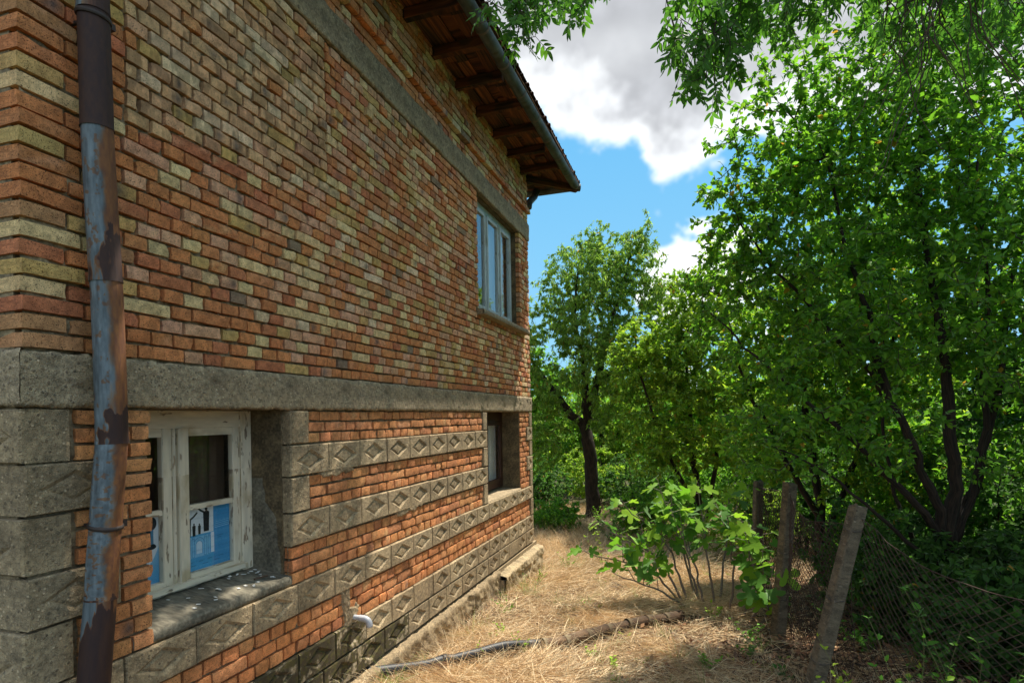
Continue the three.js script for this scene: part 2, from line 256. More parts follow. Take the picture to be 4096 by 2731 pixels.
{
  const R = rng(77);
  const split = (y, a, b) => { let parts = [[a, b]]; for (const [p, q, c, d] of Object.values(OPEN)) if (y > c - 0.03 && y < d - 0.02) parts = parts.flatMap(([s, e]) => (p > s && q < e ? [[s, p], [q, e]] : [[s, e]])); return parts; };
  // upper storey: 33 courses; gable strip: 11 courses with one projecting
  for (let c = 0; c < 33; c++) { const y = 2.605 + c * 0.0735; for (const [a, b] of split(y + 0.04, NEAR, FAR)) course('upper', R, a, b, y, 0.0735, { joints: true, stretch: c % 5 === 0 ? 0.34 : 0.11, phase: a < 2 ? (c % 2 ? 0.19 : 0.254) : (c % 2 ? 0.127 : 0.19), deepEnds: true }); }
  for (let c = 0; c < 11; c++) course('upper', R, NEAR, FAR, 5.296 + c * 0.0735, 0.0735, { zone: c < 4 ? 'mixed' : 'mossy', stretch: 0.4, out: c === 2 ? 0.05 : 0, deepEnds: true, deep: c === 2, phase: c % 2 ? 0.19 : 0.254 });
  for (let c = 0; c < 33; c++) course('end', R, 0.158, 1.6, 2.605 + c * 0.0735, 0.0735, { zone: 'mixed', face: 'z', stretch: 0.3 });
}
// ---- lower storey: three brick courses, then a row of cast blocks, and so on
const LEVEL = { bricks: [[2.145, 2.37], [1.70, 1.935], [1.24, 1.485], [0.785, 1.04]], rows: { A: [1.935, 2.145], B: [1.485, 1.70], C: [1.04, 1.24], D: [0.575, 0.785], E: [0.365, 0.575] } };
{
  const R = rng(4242);
  LEVEL.bricks.forEach(([y0, y1], li) => {
    const p = (y1 - y0) / 3;
    for (let c = 0; c < 3; c++) {
      const y = y0 + c * p, o = { stretch: c === 1 ? 0.62 : 0.06, zone: 'lower', deepEnds: true, phase: c === 1 ? 0.19 : 0.127 };
      if (li < 3) { course('lower', R, 1.775, 2.13 + (R() - 0.5) * 0.02, y, p, { ...o, stretch: 0.4, phase: c % 2 ? 0.127 : 0.24 }); course('lower', R, li < 2 ? 3.315 : 3.118, 6.59, y, p, o); course('lower', R, 8.13, 8.59, y, p, { ...o, stretch: 0.1 }); }
      else course('lower', R, 1.775, 8.59, y, p, o);
      course('end', R, li === 3 ? 0.4 : 0.41, 1.7, y, p, { zone: 'lower', face: 'z', stretch: 0.4 });
    }
  });
  for (const row of ['A', 'B']) { const [y0, y1] = LEVEL.rows[row], p = (y1 - y0) / 3; for (let c = 0; c < 3; c++) { course('lower', R, 1.975, 2.13 + (R() - 0.5) * 0.02, y0 + c * p, p, { zone: 'lower', stretch: 0.3, deepEnds: true }); course('lower', R, 8.13, 8.44, y0 + c * p, p, { zone: 'lower', stretch: 0.1, deepEnds: true }); } }
}
function blockShape(L, h, t, seed, diamond = true) {                // cast block, front at x = 0, with a sunk lozenge
  const R = rng(seed), c = 0.006, j = (a) => (R() - 0.5) * a, V = [], T = [];
  const v = (x, y, z) => V.push([x, y, z]) - 1, quad = (a, b, d, e) => T.push([a, b, d], [a, d, e]);
  const S = [[-1, -1], [1, -1], [1, 1], [-1, 1]];
  const F = S.map(([a, b]) => v(j(0.002), b * (h / 2 - c) + j(0.005), -a * (L / 2 - c) + j(0.006))), M = S.map(([a, b]) => v(-c - R() * 0.004, b * h / 2 + j(0.003), -a * L / 2 + j(0.004))), B = S.map(([a, b]) => v(-t, b * h / 2, -a * L / 2));
  for (let k = 0; k < 4; k++) { const n = (k + 1) % 4; quad(M[k], M[n], F[n], F[k]); quad(B[k], B[n], M[n], M[k]); }
  if (!diamond) quad(F[0], F[1], F[2], F[3]);
  else {
    const cz = j(0.012), cy = j(0.012), Q = [[-1, 0], [0, -1], [1, 0], [0, 1]], dep = 0.016 + j(0.005);
    const O = Q.map(([a, b]) => v(j(0.001), cy + b * h * 0.385 + j(0.006), -(cz + a * L * 0.40) + j(0.008))), K = Q.map(([a, b]) => v(-dep + j(0.003), cy + b * h * 0.275 + j(0.004), -(cz + a * L * 0.285) + j(0.005))), N = Q.map(([a, b]) => v(-dep * 0.45 + j(0.002), cy + b * h * 0.205 + j(0.004), -(cz + a * L * 0.21) + j(0.005)));
    for (let k = 0; k < 4; k++) { const n = (k + 1) % 4; T.push([F[k], O[n], O[k]], [F[k], F[n], O[n]]); quad(O[k], O[n], K[n], K[k]); quad(K[k], K[n], N[n], N[k]); }
    quad(N[0], N[1], N[2], N[3]);
  }
  const pos = []; for (const t3 of T) for (const i of t3) pos.push(...V[i]);
  const g = new THREE.BufferGeometry(); g.setAttribute('position', new THREE.Float32BufferAttribute(pos, 3)); g.computeVertexNormals(); planarUV(g);
  const uv = g.attributes.uv, ou = R() * 0.6, ov = R() * 0.6; for (let i = 0; i < uv.count; i++) uv.setXY(i, uv.getX(i) + ou, uv.getY(i) + ov);
  return g;
}
const blockShapes = new Map();
function blockGeo(L, h, t, R, diamond) { const q = (x) => x.toFixed(2), k = [q(L), q(h), q(t), diamond, Math.floor(R() * 5)].join('|'); if (!blockShapes.has(k)) blockShapes.set(k, blockShape(+q(L), h, t, 300 + blockShapes.size * 13, diamond)); return blockShapes.get(k); }

// wall bodies: the masonry behind the facing, open only at the windows
function wallCore() {
  const list = [], x1 = -0.058, x0 = -0.34, edges = [NEAR + 0.02, 2.13, 3.11, 6.56, 6.74, 8.13, 8.24, FAR - 0.01];
  for (let i = 0; i + 1 < edges.length; i++) {
    const a = edges[i], b = edges[i + 1], mid = (a + b) / 2; let y = -0.45; const holes = Object.values(OPEN).filter(([p, q]) => mid > p && mid < q).sort((m, n) => m[2] - n[2]);
    for (const [, , c, d] of holes) { list.push(wb(a, b, y, c, x0, x1)); y = d; } list.push(wb(a, b, y, 6.10, x0, x1));
  }
  return merged(list);
}
const upperWall = add(house, 'upper_wall', new THREE.BufferGeometry(), mortarMat), lowerWall = add(house, 'basement_wall', new THREE.BufferGeometry(), mortarMat);
{                                                                   // mortar: uneven bed between the bricks, proud in places where it oozed
  const sheet = (y0, y1, step, x0, w0 = NEAR + 0.022, w1 = FAR - 0.022) => {
    const nx = Math.round((w1 - w0) / step), ny = Math.round((y1 - y0) / (step * 0.75)), pos = [], uv = [], idx = [];
    for (let j = 0; j <= ny; j++) for (let i = 0; i <= nx; i++) {
      const w = mix(w0, w1, i / nx), y = mix(y0, y1, j / ny), n = fbm(w * 26, y * 34, 3, 0, 401), o = smooth(0.5, 0.78, fbm(w * 9 + 5, y * 15, 3, 0, 407));
      pos.push(x0 - 0.004 + (n - 0.5) * 0.018 + o * 0.012, y, -w); uv.push(w, y);
    }
    for (let j = 0; j < ny; j++) for (let i = 0; i < nx; i++) { const w = mix(w0, w1, (i + 0.5) / nx), y = mix(y0, y1, (j + 0.5) / ny); if (inOpening(w, y, 0.004)) continue; const a = j * (nx + 1) + i, b = a + 1, c = a + nx + 1; idx.push(a, b, c, b, c + 1, c); }
    const g = new THREE.BufferGeometry(); g.setAttribute('position', new THREE.Float32BufferAttribute(pos, 3)); g.setAttribute('uv', new THREE.Float32BufferAttribute(uv, 2)); g.setIndex(idx); g.computeVertexNormals(); return g;
  };
  const pos = (g) => { const n = g.toNonIndexed(); return n; };
  upperWall.geometry = sheet(2.58, 6.10, 0.014, -0.027); lowerWall.geometry = sheet(0.30, 2.40, 0.014, -0.027);
}
add(house, 'wall_core', wallCore(), plasterMat);

// hand the bricks out: the largest in view one by one, the rest of each wall as one brickwork part
{
  const endWall = add(house, 'end_wall', merged([box(-6.4, -0.345, -0.45, 6.10, -NEAR - 0.34, -NEAR - 0.022), box(-6.4, -0.345, -0.45, 6.10, -FAR + 0.01, -FAR + 0.30), box(-6.4, -6.1, -0.45, 6.10, -FAR + 0.31, -NEAR - 0.35), box(-0.344, -0.06, -0.45, 6.10, -NEAR - 0.019, -NEAR - 0.015)]), mortarMat);
  const parent = { upper: upperWall, lower: lowerWall, end: endWall };
  for (const wall of ['upper', 'lower', 'end']) {
    const mine = bricks.filter((b) => b.wall === wall).sort((a, b) => b.size - a.size), alone = wall === 'end' ? 0 : 300;
    const rest = [[], []];
    mine.forEach((b, i) => {
      const g = new THREE.BufferGeometry(), P = b.g.attributes; g.setAttribute('color', new THREE.BufferAttribute(b.col, 3));
      if (i < alone) {
        g.setAttribute('position', P.position); g.setAttribute('normal', P.normal); g.setAttribute('uv', P.uv);
        const o = add(parent[wall], 'brick', g, b.ribbed ? ribbedMat : brickMat); b.m.decompose(o.position, o.quaternion, o.scale);
      } else {
        g.setAttribute('position', P.position.clone()); g.setAttribute('normal', P.normal.clone()); const uv = P.uv.clone(); for (let k = 0; k < uv.count; k++) uv.setXY(k, uv.getX(k) + b.uvo[0], uv.getY(k) + b.uvo[1]); g.setAttribute('uv', uv); g.applyMatrix4(b.m); rest[b.ribbed ? 1 : 0].push(g);
      }
    });
    [['brickwork', brickMat], ['ribbed_brickwork', ribbedMat]].forEach(([n, m], i) => { if (rest[i].length) { const o = add(parent[wall], n, merged(rest[i]), m); o.userData.kind = 'stuff'; } });
  }
}

// cast blocks
{
  const R = rng(909);
  const block = (w0, w1, y0, y1, o = {}) => {
    const L = w1 - w0 - 0.008, h = y1 - y0 - 0.012, t = o.t ?? 0.07, dmd = o.diamond ?? true, wc = (w0 + w1) / 2, yc = (y0 + y1) / 2;
    const stain = yc < 0.8 && (yc < 0.58 ? wc > 2.3 && wc < 4.7 : wc > 2.6 && wc < 4.15);
    const m = stain ? mossMat : blockMats[Math.floor(R() * (yc < 0.8 ? 4 : 2))];
    const b = add(o.face === 'z' ? house : lowerWall, dmd ? 'lozenge_block' : 'plain_block', blockGeo(L, h, t, R, dmd), m);
    if (o.face === 'z') { b.rotation.y = -Math.PI / 2; b.position.set(-wc, yc, -NEAR + 0.008 + (o.out ?? 0)); } else b.position.set((o.out ?? 0.012) + (R() - 0.5) * 0.006, yc + (R() - 0.5) * 0.004, -wc);
    b.rotation.x = (R() - 0.5) * 0.012; b.scale.set(1, 1, L / +L.toFixed(2)); return b;
  };
  const run = (a, b, y0, y1, n, start = 0, deepFirst = 0, deepLast = 0) => { const p = (b - a) / n; for (let i = 0; i < n; i++) { const s = R() < 0.08; block(a + i * p, a + (i + 1) * p, y0, y1, { diamond: !s, t: i === 0 && deepFirst ? deepFirst : i === n - 1 && deepLast ? deepLast : 0.07 }); } };
  const { A, B, C, D, E } = LEVEL.rows;
  for (const r of [A, B]) { block(NEAR, 1.965, ...r, { t: 0.19 }); run(3.115, 6.74, ...r, 9, 0, 0.27); block(8.45, FAR, ...r, { t: 0.2 }); }
  LEVEL.bricks.forEach((r, i) => {
    block(0, 0.39, ...r, { t: 0.19, face: 'z' });
    block(8.60, FAR, ...r, { diamond: false, t: 0.2 }); if (i < 3) block(6.60, 6.74, ...r, { diamond: false, t: 0.2 }); if (i < 2) block(3.115, 3.305, ...r, { diamond: false, t: 0.27 });
  });
  run(NEAR, FAR, ...C, 18); run(NEAR, FAR, ...D, 18); block(NEAR, 1.78, ...E); run(1.78, FAR, ...E, 17);
  for (const r of [A, B, C, D, E]) for (let k = 0; k < 3; k++) block(0.2 + k * 0.4, 0.6 + k * 0.4, ...r, { face: 'z' });
}

// rough cast concrete: ring beams, sill, foundation
function castFace(w0, w1, y0, y1, x, back, amp = 0.006, step = 0.02, ragged = 0.007, seed = 500) {
  const nx = Math.round((w1 - w0) / step), ny = Math.max(3, Math.round((y1 - y0) / step)), pos = [], uv = [], idx = [];
  const rows = [[y0, back, 0]]; for (let j = 0; j <= ny; j++) rows.push([mix(y0, y1, j / ny), x, j === 0 || j === ny ? 1 : 2]); rows.push([y1, back, 0]);
  rows.forEach(([y, xx, k], j) => { for (let i = 0; i <= nx; i++) { const w = mix(w0, w1, i / nx), n = fbm(w * 14, y * 14, 4, 0, seed), n2 = fbm(w * 3, y * 3, 2, 0, seed + 5), rag = (fbm(w * 22, j < 2 ? 1 : 50, 3, 0, seed + 9) - 0.5) * 2 * ragged, pitn = smooth(0.66, 0.8, fbm(w * 20, y * 20, 3, 0, seed + 21)); const edge = j < 2 || j > rows.length - 3; pos.push(xx + (k ? (n - 0.5) * 2 * amp + (n2 - 0.5) * amp * 2 - (k === 1 ? 0.006 : 0) - pitn * 0.01 : 0), y + (edge ? rag : 0), -w); uv.push(w, y + (k ? 0 : j ? 0.1 : -0.1)); } });
  for (let j = 0; j + 1 < rows.length; j++) for (let i = 0; i < nx; i++) { const a = j * (nx + 1) + i, b = a + 1, c = a + nx + 1; idx.push(a, b, c, b, c + 1, c); }
  const g = new THREE.BufferGeometry(); g.setAttribute('position', new THREE.Float32BufferAttribute(pos, 3)); g.setAttribute('uv', new THREE.Float32BufferAttribute(uv, 2)); g.setIndex(idx); g.computeVertexNormals(); return g;
}
const beamBody = (y0, y1) => merged([box(-0.34, 0.004, y0 + 0.012, y1 - 0.012, -FAR, -NEAR - 0.006), box(-6.4, -0.341, y0 + 0.012, y1 - 0.012, -NEAR - 0.3, -NEAR - 0.006), box(-6.4, 0.002, y0 + 0.01, y1 - 0.01, -FAR - 0.004, -FAR - 0.0005)]);
for (const [y0, y1, s] of [[2.372, 2.598, 500], [5.035, 5.293, 540]]) {
  const beam = add(house, 'ring_beam', castFace(NEAR - 0.012, FAR + 0.004, y0, y1, 0.016, -0.02, 0.006, 0.018, 0.008, s), concMat);
  add(beam, 'beam_body', beamBody(y0, y1), concMat);
  const end = castFace(-1.7, 0.016, y0, y1, 0.016, -0.02, 0.006, 0.018, 0.008, s + 3); end.rotateY(-Math.PI / 2); end.translate(0, 0, -NEAR); add(beam, 'beam_end_face', end, concMat);
}
{                                                                   // foundation: rough ledge, standing out farther along the far third of the wall
  const cast = (w0, w1, out, top, seed) => { const g = castFace(w0, w1, -0.5, top, out, -0.02, 0.022, 0.03, 0.02, seed), p = g.attributes.position; for (let i = 0; i < p.count; i++) { const w = -p.getZ(i); if (p.getY(i) > 0.2) p.setY(i, p.getY(i) - 0.03 * smooth(0.0, 0.12, p.getX(i))); if (p.getY(i) < 0.15) p.setX(i, p.getX(i) - 0.03 * smooth(0.4, 0.7, fbm(w * 2.2, p.getY(i) * 5, 3, 0, 611))); } g.computeVertexNormals(); return g; };
  const f = add(house, 'foundation', cast(NEAR - 0.05, 7.02, 0.052, 0.345, 600), blockMats[1]);
  add(f, 'foundation_ledge', cast(7.0, FAR + 0.14, 0.125, 0.30, 620), blockMats[2]); add(f, 'foundation_top', wb(7.0, FAR + 0.12, 0.2, 0.345, -0.02, 0.02), blockMats[1]);
  add(f, 'foundation_end', merged([box(-6.5, 0.1, -0.5, 0.27, -FAR - 0.125, -FAR - 0.02), box(-6.5, 0.03, -0.5, 0.33, -NEAR - 0.02, -NEAR + 0.045), box(0.0, 0.10, -0.5, 0.22, -7.03, -7.004)]), concMat);
}
// floors and ceiling inside keep the rooms dark
add(house, 'floor_slab', merged([box(-6.09, -0.345, 2.40, 2.55, -FAR + 0.31, -NEAR - 0.35), box(-6.09, -0.345, 5.06, 5.25, -FAR + 0.31, -NEAR - 0.35), box(-6.09, -0.345, -0.3, -0.1, -FAR + 0.31, -NEAR - 0.35), box(-0.7, -0.345, -0.09, 2.39, -4.8, -4.7), box(-3.0, -2.9, -0.09, 2.39, -FAR + 0.32, -NEAR - 0.36), box(-3.0, -2.9, 2.56, 5.05, -FAR + 0.32, -NEAR - 0.36)]), plasterMat);

// ---- windows
const inner = (parent, name, g, m) => add(parent, name, g, m);
{ // large basement window, white peeling frame
  const win = new THREE.Group(); win.name = 'window'; win.userData.label = 'basement window with peeling white frame and blue printed sheets'; house.add(win);
  const X = -0.29, f = (w0, w1, y0, y1, d0 = 0, d1 = 0.06, b = 0.005) => { const g = wb(w0, w1, y0, y1, X - d1, X - d0, b); return planarUV(g, w1 - w0 > y1 - y0); };
  add(win, 'frame', merged([f(2.03, 2.10, 1.33, 2.368), f(3.018, 3.108, 1.33, 2.368), f(2.10, 3.018, 2.268, 2.368), f(2.10, 3.018, 1.33, 1.385, 0.012)]), creamPaint);
  add(win, 'mullion', merged([f(2.535, 2.578, 1.386, 2.267, -0.014, 0.05), f(2.512, 2.534, 1.386, 2.267, 0.004, 0.05)]), creamPaint);
  for (const [a, b] of [[2.10, 2.511], [2.579, 3.017]]) add(win, 'sash', merged([f(a, a + 0.048, 1.386, 2.267, 0.010, 0.05), f(b - 0.062, b, 1.386, 2.267, 0.010, 0.05), f(a + 0.048, b - 0.062, 2.222, 2.267, 0.010, 0.05), f(a + 0.048, b - 0.062, 1.386, 1.425, 0.006, 0.05), f(a + 0.048, b - 0.062, 1.792, 1.822, 0.012, 0.045)]), creamPaint);
  add(win, 'drip_rail', f(2.05, 3.03, 1.372, 1.400, -0.035, 0.004, 0.008), creamPaint);
  for (const [a, b] of [[2.146, 2.451], [2.625, 2.957]]) for (const [c, d] of [[1.423, 1.794], [1.820, 2.224]]) add(win, 'pane', wb(a, b, c, d, X - 0.034, X - 0.031), glass);
  // printed sheets behind the lower panes
  const print = (w, h, draw) => { const c = document.createElement('canvas'); c.width = w; c.height = h; draw(c.getContext('2d'), w, h); const t = new THREE.CanvasTexture(c); t.colorSpace = THREE.SRGBColorSpace; return std({ map: t, roughness: 0.6 }); };
  const sheet = (a, b, c, d, m, bend) => { const g = new THREE.PlaneGeometry(b - a, d - c, 12, 1); const p = g.attributes.position; for (let i = 0; i < p.count; i++) p.setZ(i, bend * Math.sin(p.getX(i) * 9)); g.rotateY(Math.PI / 2); g.translate(X - 0.05, (c + d) / 2, -(a + b) / 2); add(win, 'printed_sheet', g, m); };
  const fig = (x, cx, base, H, arm) => { x.beginPath(); const s = H / 100, Y = (v) => base - v * s, Xx = (v) => cx + v * s; x.ellipse(Xx(0), Y(92), 7 * s, 8 * s, 0, 0, 7); x.fill(); x.beginPath(); x.moveTo(Xx(-13), Y(0)); x.lineTo(Xx(-14), Y(45)); x.lineTo(Xx(-15), Y(78)); x.lineTo(Xx(0), Y(86)); x.lineTo(Xx(15), Y(78)); x.lineTo(Xx(13), Y(40)); x.lineTo(Xx(12), Y(0)); x.closePath(); x.fill(); if (arm) { x.lineWidth = 8 * s; x.lineCap = 'round'; x.strokeStyle = x.fillStyle; x.beginPath(); x.moveTo(Xx(Math.sign(arm) * 11), Y(79)); x.lineTo(Xx(arm * 0.6), Y(88)); x.lineTo(Xx(arm), Y(104)); x.stroke(); } };
  sheet(2.615, 2.965, 1.42, 1.80, print(660, 740, (x, W, H) => {
    x.fillStyle = '#d9dfe0'; x.fillRect(0, 0, W, H); x.fillStyle = '#2f8fc4'; x.fillRect(W * 0.62, 0, W * 0.38, H * 0.44); x.fillStyle = '#4fa5d2'; x.fillRect(0, H * 0.44, W, H * 0.56); x.fillStyle = '#3f97c9'; x.fillRect(W * 0.62, H * 0.44, W * 0.38, H * 0.56);
    x.strokeStyle = 'rgba(225,240,250,0.55)'; for (let k = 0; k < 4; k++) { x.lineWidth = 4 + k; x.beginPath(); x.moveTo(W * 0.64, H * (0.3 + k * 0.03)); x.lineTo(W, H * (0.285 + k * 0.03)); x.stroke(); }
    x.fillStyle = '#15181c'; fig(x, W * 0.10, H * 0.455, H * 0.34, 46); fig(x, W * 0.47, H * 0.415, H * 0.39, -44); fig(x, W * 0.215, H * 0.455, H * 0.20); fig(x, W * 0.325, H * 0.44, H * 0.17);
    x.fillStyle = '#e9eff3'; x.fillRect(W * 0.56, H * 0.45, W * 0.07, H * 0.32);
    x.strokeStyle = '#2b7fb6'; x.fillStyle = '#83c0e2'; x.lineWidth = 5; x.fillRect(W * 0.06, H * 0.47, W * 0.5, H * 0.32); for (const c of [0.09, 0.17, 0.42, 0.5]) { x.strokeRect(W * c, H * 0.5, W * 0.05, H * 0.28); x.beginPath(); x.arc(W * (c + 0.025), H * 0.485, 12, 0, 7); x.stroke(); } x.fillStyle = '#cfe4f1'; x.beginPath(); x.moveTo(W * 0.25, H * 0.74); x.lineTo(W * 0.25, H * 0.6); x.arc(W * 0.315, H * 0.6, W * 0.065, Math.PI, 0); x.lineTo(W * 0.38, H * 0.74); x.fill(); x.stroke(); x.beginPath(); x.arc(W * 0.315, H * 0.58, W * 0.1, Math.PI, 0); x.stroke();
    x.fillStyle = 'rgba(20,60,95,0.6)'; for (const [a, b, c] of [[0.1, 0.86, 0.07], [0.3, 0.86, 0.09], [0.5, 0.85, 0.07], [0.72, 0.85, 0.1], [0.14, 0.91, 0.1], [0.38, 0.91, 0.12], [0.62, 0.9, 0.12], [0.7, 0.52, 0.13], [0.7, 0.55, 0.09]]) x.fillRect(W * a, H * b, W * c, 5);
    for (let k = 0; k < 400; k++) { x.fillStyle = `rgba(${k % 2 ? 255 : 30},${k % 2 ? 255 : 70},${k % 2 ? 255 : 100},0.05)`; x.fillRect((k * 97.3) % W, (k * 61.7) % H, 20 + (k % 37), 6 + (k % 19)); }
  }), 0.002);
  sheet(2.12, 2.455, 1.40, 1.80, print(560, 740, (x, W, H) => {
    x.fillStyle = '#d5dde1'; x.fillRect(0, 0, W, H); const g = x.createLinearGradient(W * 0.5, H * 0.4, W * 0.9, H); g.addColorStop(0, '#b9d6e6'); g.addColorStop(1, '#3d93c4'); x.fillStyle = g; x.beginPath(); x.moveTo(W * 0.2, H); x.quadraticCurveTo(W * 0.85, H * 0.8, W, H * 0.4); x.lineTo(W, H); x.fill();
    x.fillStyle = '#5fa9d0'; x.fillRect(W * 0.58, H * 0.02, W * 0.2, H * 0.34); x.fillStyle = '#16242f'; x.beginPath(); x.ellipse(W * 0.86, H * 0.12, W * 0.09, H * 0.09, 0, 0, 7); x.fill(); x.fillRect(W * 0.76, H * 0.12, W * 0.12, H * 0.26); x.beginPath(); x.ellipse(W * 0.78, H * 0.42, W * 0.16, H * 0.05, 0.2, 0, 7); x.fill(); x.fillStyle = '#4b7f9f'; x.fillRect(W * 0.84, H * 0.2, W * 0.05, H * 0.2);
    x.fillStyle = 'rgba(20,60,95,0.5)'; for (const [a, b, c] of [[0.3, 0.9, 0.16], [0.6, 0.88, 0.16], [0.34, 0.94, 0.2], [0.64, 0.93, 0.14]]) x.fillRect(W * a, H * b, W * c, 5);
  }), 0.003);
  // brown curtain in the room
  const cg = new THREE.PlaneGeometry(1.3, 1.2, 60, 1), cp = cg.attributes.position; for (let i = 0; i < cp.count; i++) cp.setZ(i, 0.025 * Math.sin(cp.getX(i) * 41) + 0.012 * Math.sin(cp.getX(i) * 97)); cg.computeVertexNormals(); cg.rotateY(Math.PI / 2); cg.translate(X - 0.22, 1.85, -2.42); add(win, 'curtain', cg, std({ color: lin(0.13, 0.075, 0.045), side: THREE.DoubleSide }));
  // sloping concrete sill and the plaster reveal
  const s = castFace(2.02, 3.13, 1.235, 1.30, -0.002, -0.30, 0.003, 0.03, 0.004, 640), sp = s.attributes.position; for (let i = 0; i < sp.count; i++) if (sp.getY(i) > 1.27 && sp.getX(i) < -0.2) sp.setY(i, sp.getY(i) + 0.05); s.computeVertexNormals(); add(win, 'sill', s, greyPlasterMat);
  const rv = new THREE.BufferGeometry(), pos = [], idx = [], uv = []; const n = 24; for (let j = 0; j <= n; j++) { const y = mix(1.31, 1.93, j / n), e = -0.03 - 0.13 * smooth(1.5, 1.9, y) - 0.07 * fbm(y * 9, 3, 3, 0, 655); for (let i = 0; i <= 6; i++) { const x = mix(-0.29, e, i / 6); pos.push(x, y, -3.106 + 0.003 * fbm(x * 30, y * 30, 2, 0, 656) + (i === 6 ? -0.008 : 0)); uv.push(x, y); } } for (let j = 0; j < n; j++) for (let i = 0; i < 6; i++) { const a = j * 7 + i; idx.push(a, a + 1, a + 7, a + 1, a + 8, a + 7); } rv.setAttribute('position', new THREE.Float32BufferAttribute(pos, 3)); rv.setAttribute('uv', new THREE.Float32BufferAttribute(uv, 2)); rv.setIndex(idx); rv.computeVertexNormals(); add(win, 'plaster_patch', rv, greyPlasterMat);
  const R = rng(31), flake = std({ color: lin(0.75, 0.74, 0.7) }); for (let k = 0; k < 26; k++) { const w = 2.35 + R() * 0.7, d = -0.05 - R() * 0.2, g = box(-0.004 - R() * 0.006, 0.006, 0, 0.002, -0.008 - R() * 0.012, 0.01); const o = add(win, 'paint_flake', g, flake); o.position.set(d, 1.302 + smooth(-0.02, -0.25, d) * 0.047 + 0.004, -w); o.rotation.set((R() - 0.5) * 0.5, R() * 3, (R() - 0.5) * 0.4); }
  const stick = add(win, 'rusty_bolt', tube([[-0.10, 1.335, -2.90], [-0.085, 1.332, -3.0]], 0.006, 6), std({ color: lin(0.1, 0.06, 0.04) }));
}
{ // small basement window, brown frame deep in a plastered reveal
  const win = new THREE.Group(); win.name = 'window'; win.userData.label = 'small basement window with brown frame in deep plaster reveal'; house.add(win);
  const X = -0.27, f = (w0, w1, y0, y1, d0 = 0, d1 = 0.05) => planarUV(wb(w0, w1, y0, y1, X - d1, X - d0, 0.004), w1 - w0 > y1 - y0);
  add(win, 'frame', merged([f(6.745, 6.81, 1.29, 2.366), f(8.06, 8.126, 1.29, 2.366), f(6.81, 8.06, 2.24, 2.366), f(6.81, 8.06, 1.29, 1.36)]), brownPaint);
  for (const [a, b] of [[6.812, 7.43], [7.44, 8.058]]) { add(win, 'sash', merged([f(a, a + 0.055, 1.362, 2.238, -0.01, 0.035), f(b - 0.055, b, 1.362, 2.238, -0.01, 0.035), f(a + 0.055, b - 0.055, 2.185, 2.238, -0.01, 0.035), f(a + 0.055, b - 0.055, 1.362, 1.415, -0.01, 0.035)]), brownPaint); add(win, 'pane', wb(a + 0.05, b - 0.05, 1.41, 2.19, X - 0.02, X - 0.017), glass); }
  const cg = new THREE.PlaneGeometry(1.35, 1.0, 80, 1), cp = cg.attributes.position; for (let i = 0; i < cp.count; i++) cp.setZ(i, 0.022 * Math.sin(cp.getX(i) * 33) + 0.008 * Math.sin(cp.getX(i) * 81)); cg.computeVertexNormals(); cg.rotateY(Math.PI / 2); cg.translate(X - 0.11, 1.83, -7.43); add(win, 'curtain', cg, std({ color: lin(0.72, 0.72, 0.68), side: THREE.DoubleSide }));
  add(win, 'reveal', wb(8.118, 8.1295, 1.262, 2.369, -0.335, -0.012), plasterMat);
  const s = castFace(6.742, 8.128, 1.19, 1.262, 0.006, -0.335, 0.004, 0.03, 0.004, 670); add(win, 'sill', s, concMat);
}
{ // upper window, three white casements
  const win = new THREE.Group(); win.name = 'window'; win.userData.label = 'upper window with three narrow casements and weathered white frame'; house.add(win);
  const X = -0.125, f = (w0, w1, y0, y1, d0 = 0, d1 = 0.06) => planarUV(wb(w0, w1, y0, y1, X - d1, X - d0, 0.004), w1 - w0 > y1 - y0);
  add(win, 'frame', merged([f(6.565, 6.63, 3.61, 5.03), f(8.17, 8.235, 3.61, 5.03), f(6.63, 8.17, 4.955, 5.03), f(6.63, 8.17, 3.61, 3.675), f(7.125, 7.185, 3.675, 4.955), f(7.645, 7.70, 3.675, 4.955)]), greyPaint);
  for (const [a, b] of [[6.632, 7.123], [7.187, 7.643], [7.702, 8.168]]) { add(win, 'sash', merged([f(a, a + 0.045, 3.677, 4.953, -0.014, 0.03), f(b - 0.045, b, 3.677, 4.953, -0.014, 0.03), f(a + 0.045, b - 0.045, 4.905, 4.953, -0.014, 0.03), f(a + 0.045, b - 0.045, 3.677, 3.73, -0.014, 0.03)]), greyPaint); add(win, 'pane', wb(a + 0.04, b - 0.04, 3.725, 4.91, X - 0.012, X - 0.009), glass); }
  const cg = new THREE.PlaneGeometry(0.75, 1.35, 60, 1), cp = cg.attributes.position; for (let i = 0; i < cp.count; i++) cp.setZ(i, 0.02 * Math.sin(cp.getX(i) * 30)); cg.computeVertexNormals(); cg.rotateY(Math.PI / 2); cg.translate(X - 0.1, 4.3, -7.85); add(win, 'curtain', cg, std({ color: lin(0.5, 0.56, 0.6), side: THREE.DoubleSide }));
  const s = castFace(6.50, 8.46, 3.53, 3.598, 0.085, -0.125, 0.003, 0.02, 0.004, 690); add(win, 'sill', merged([s.toNonIndexed(), wb(6.502, 8.458, 3.535, 3.592, -0.12, 0.07)]), concMat);
}

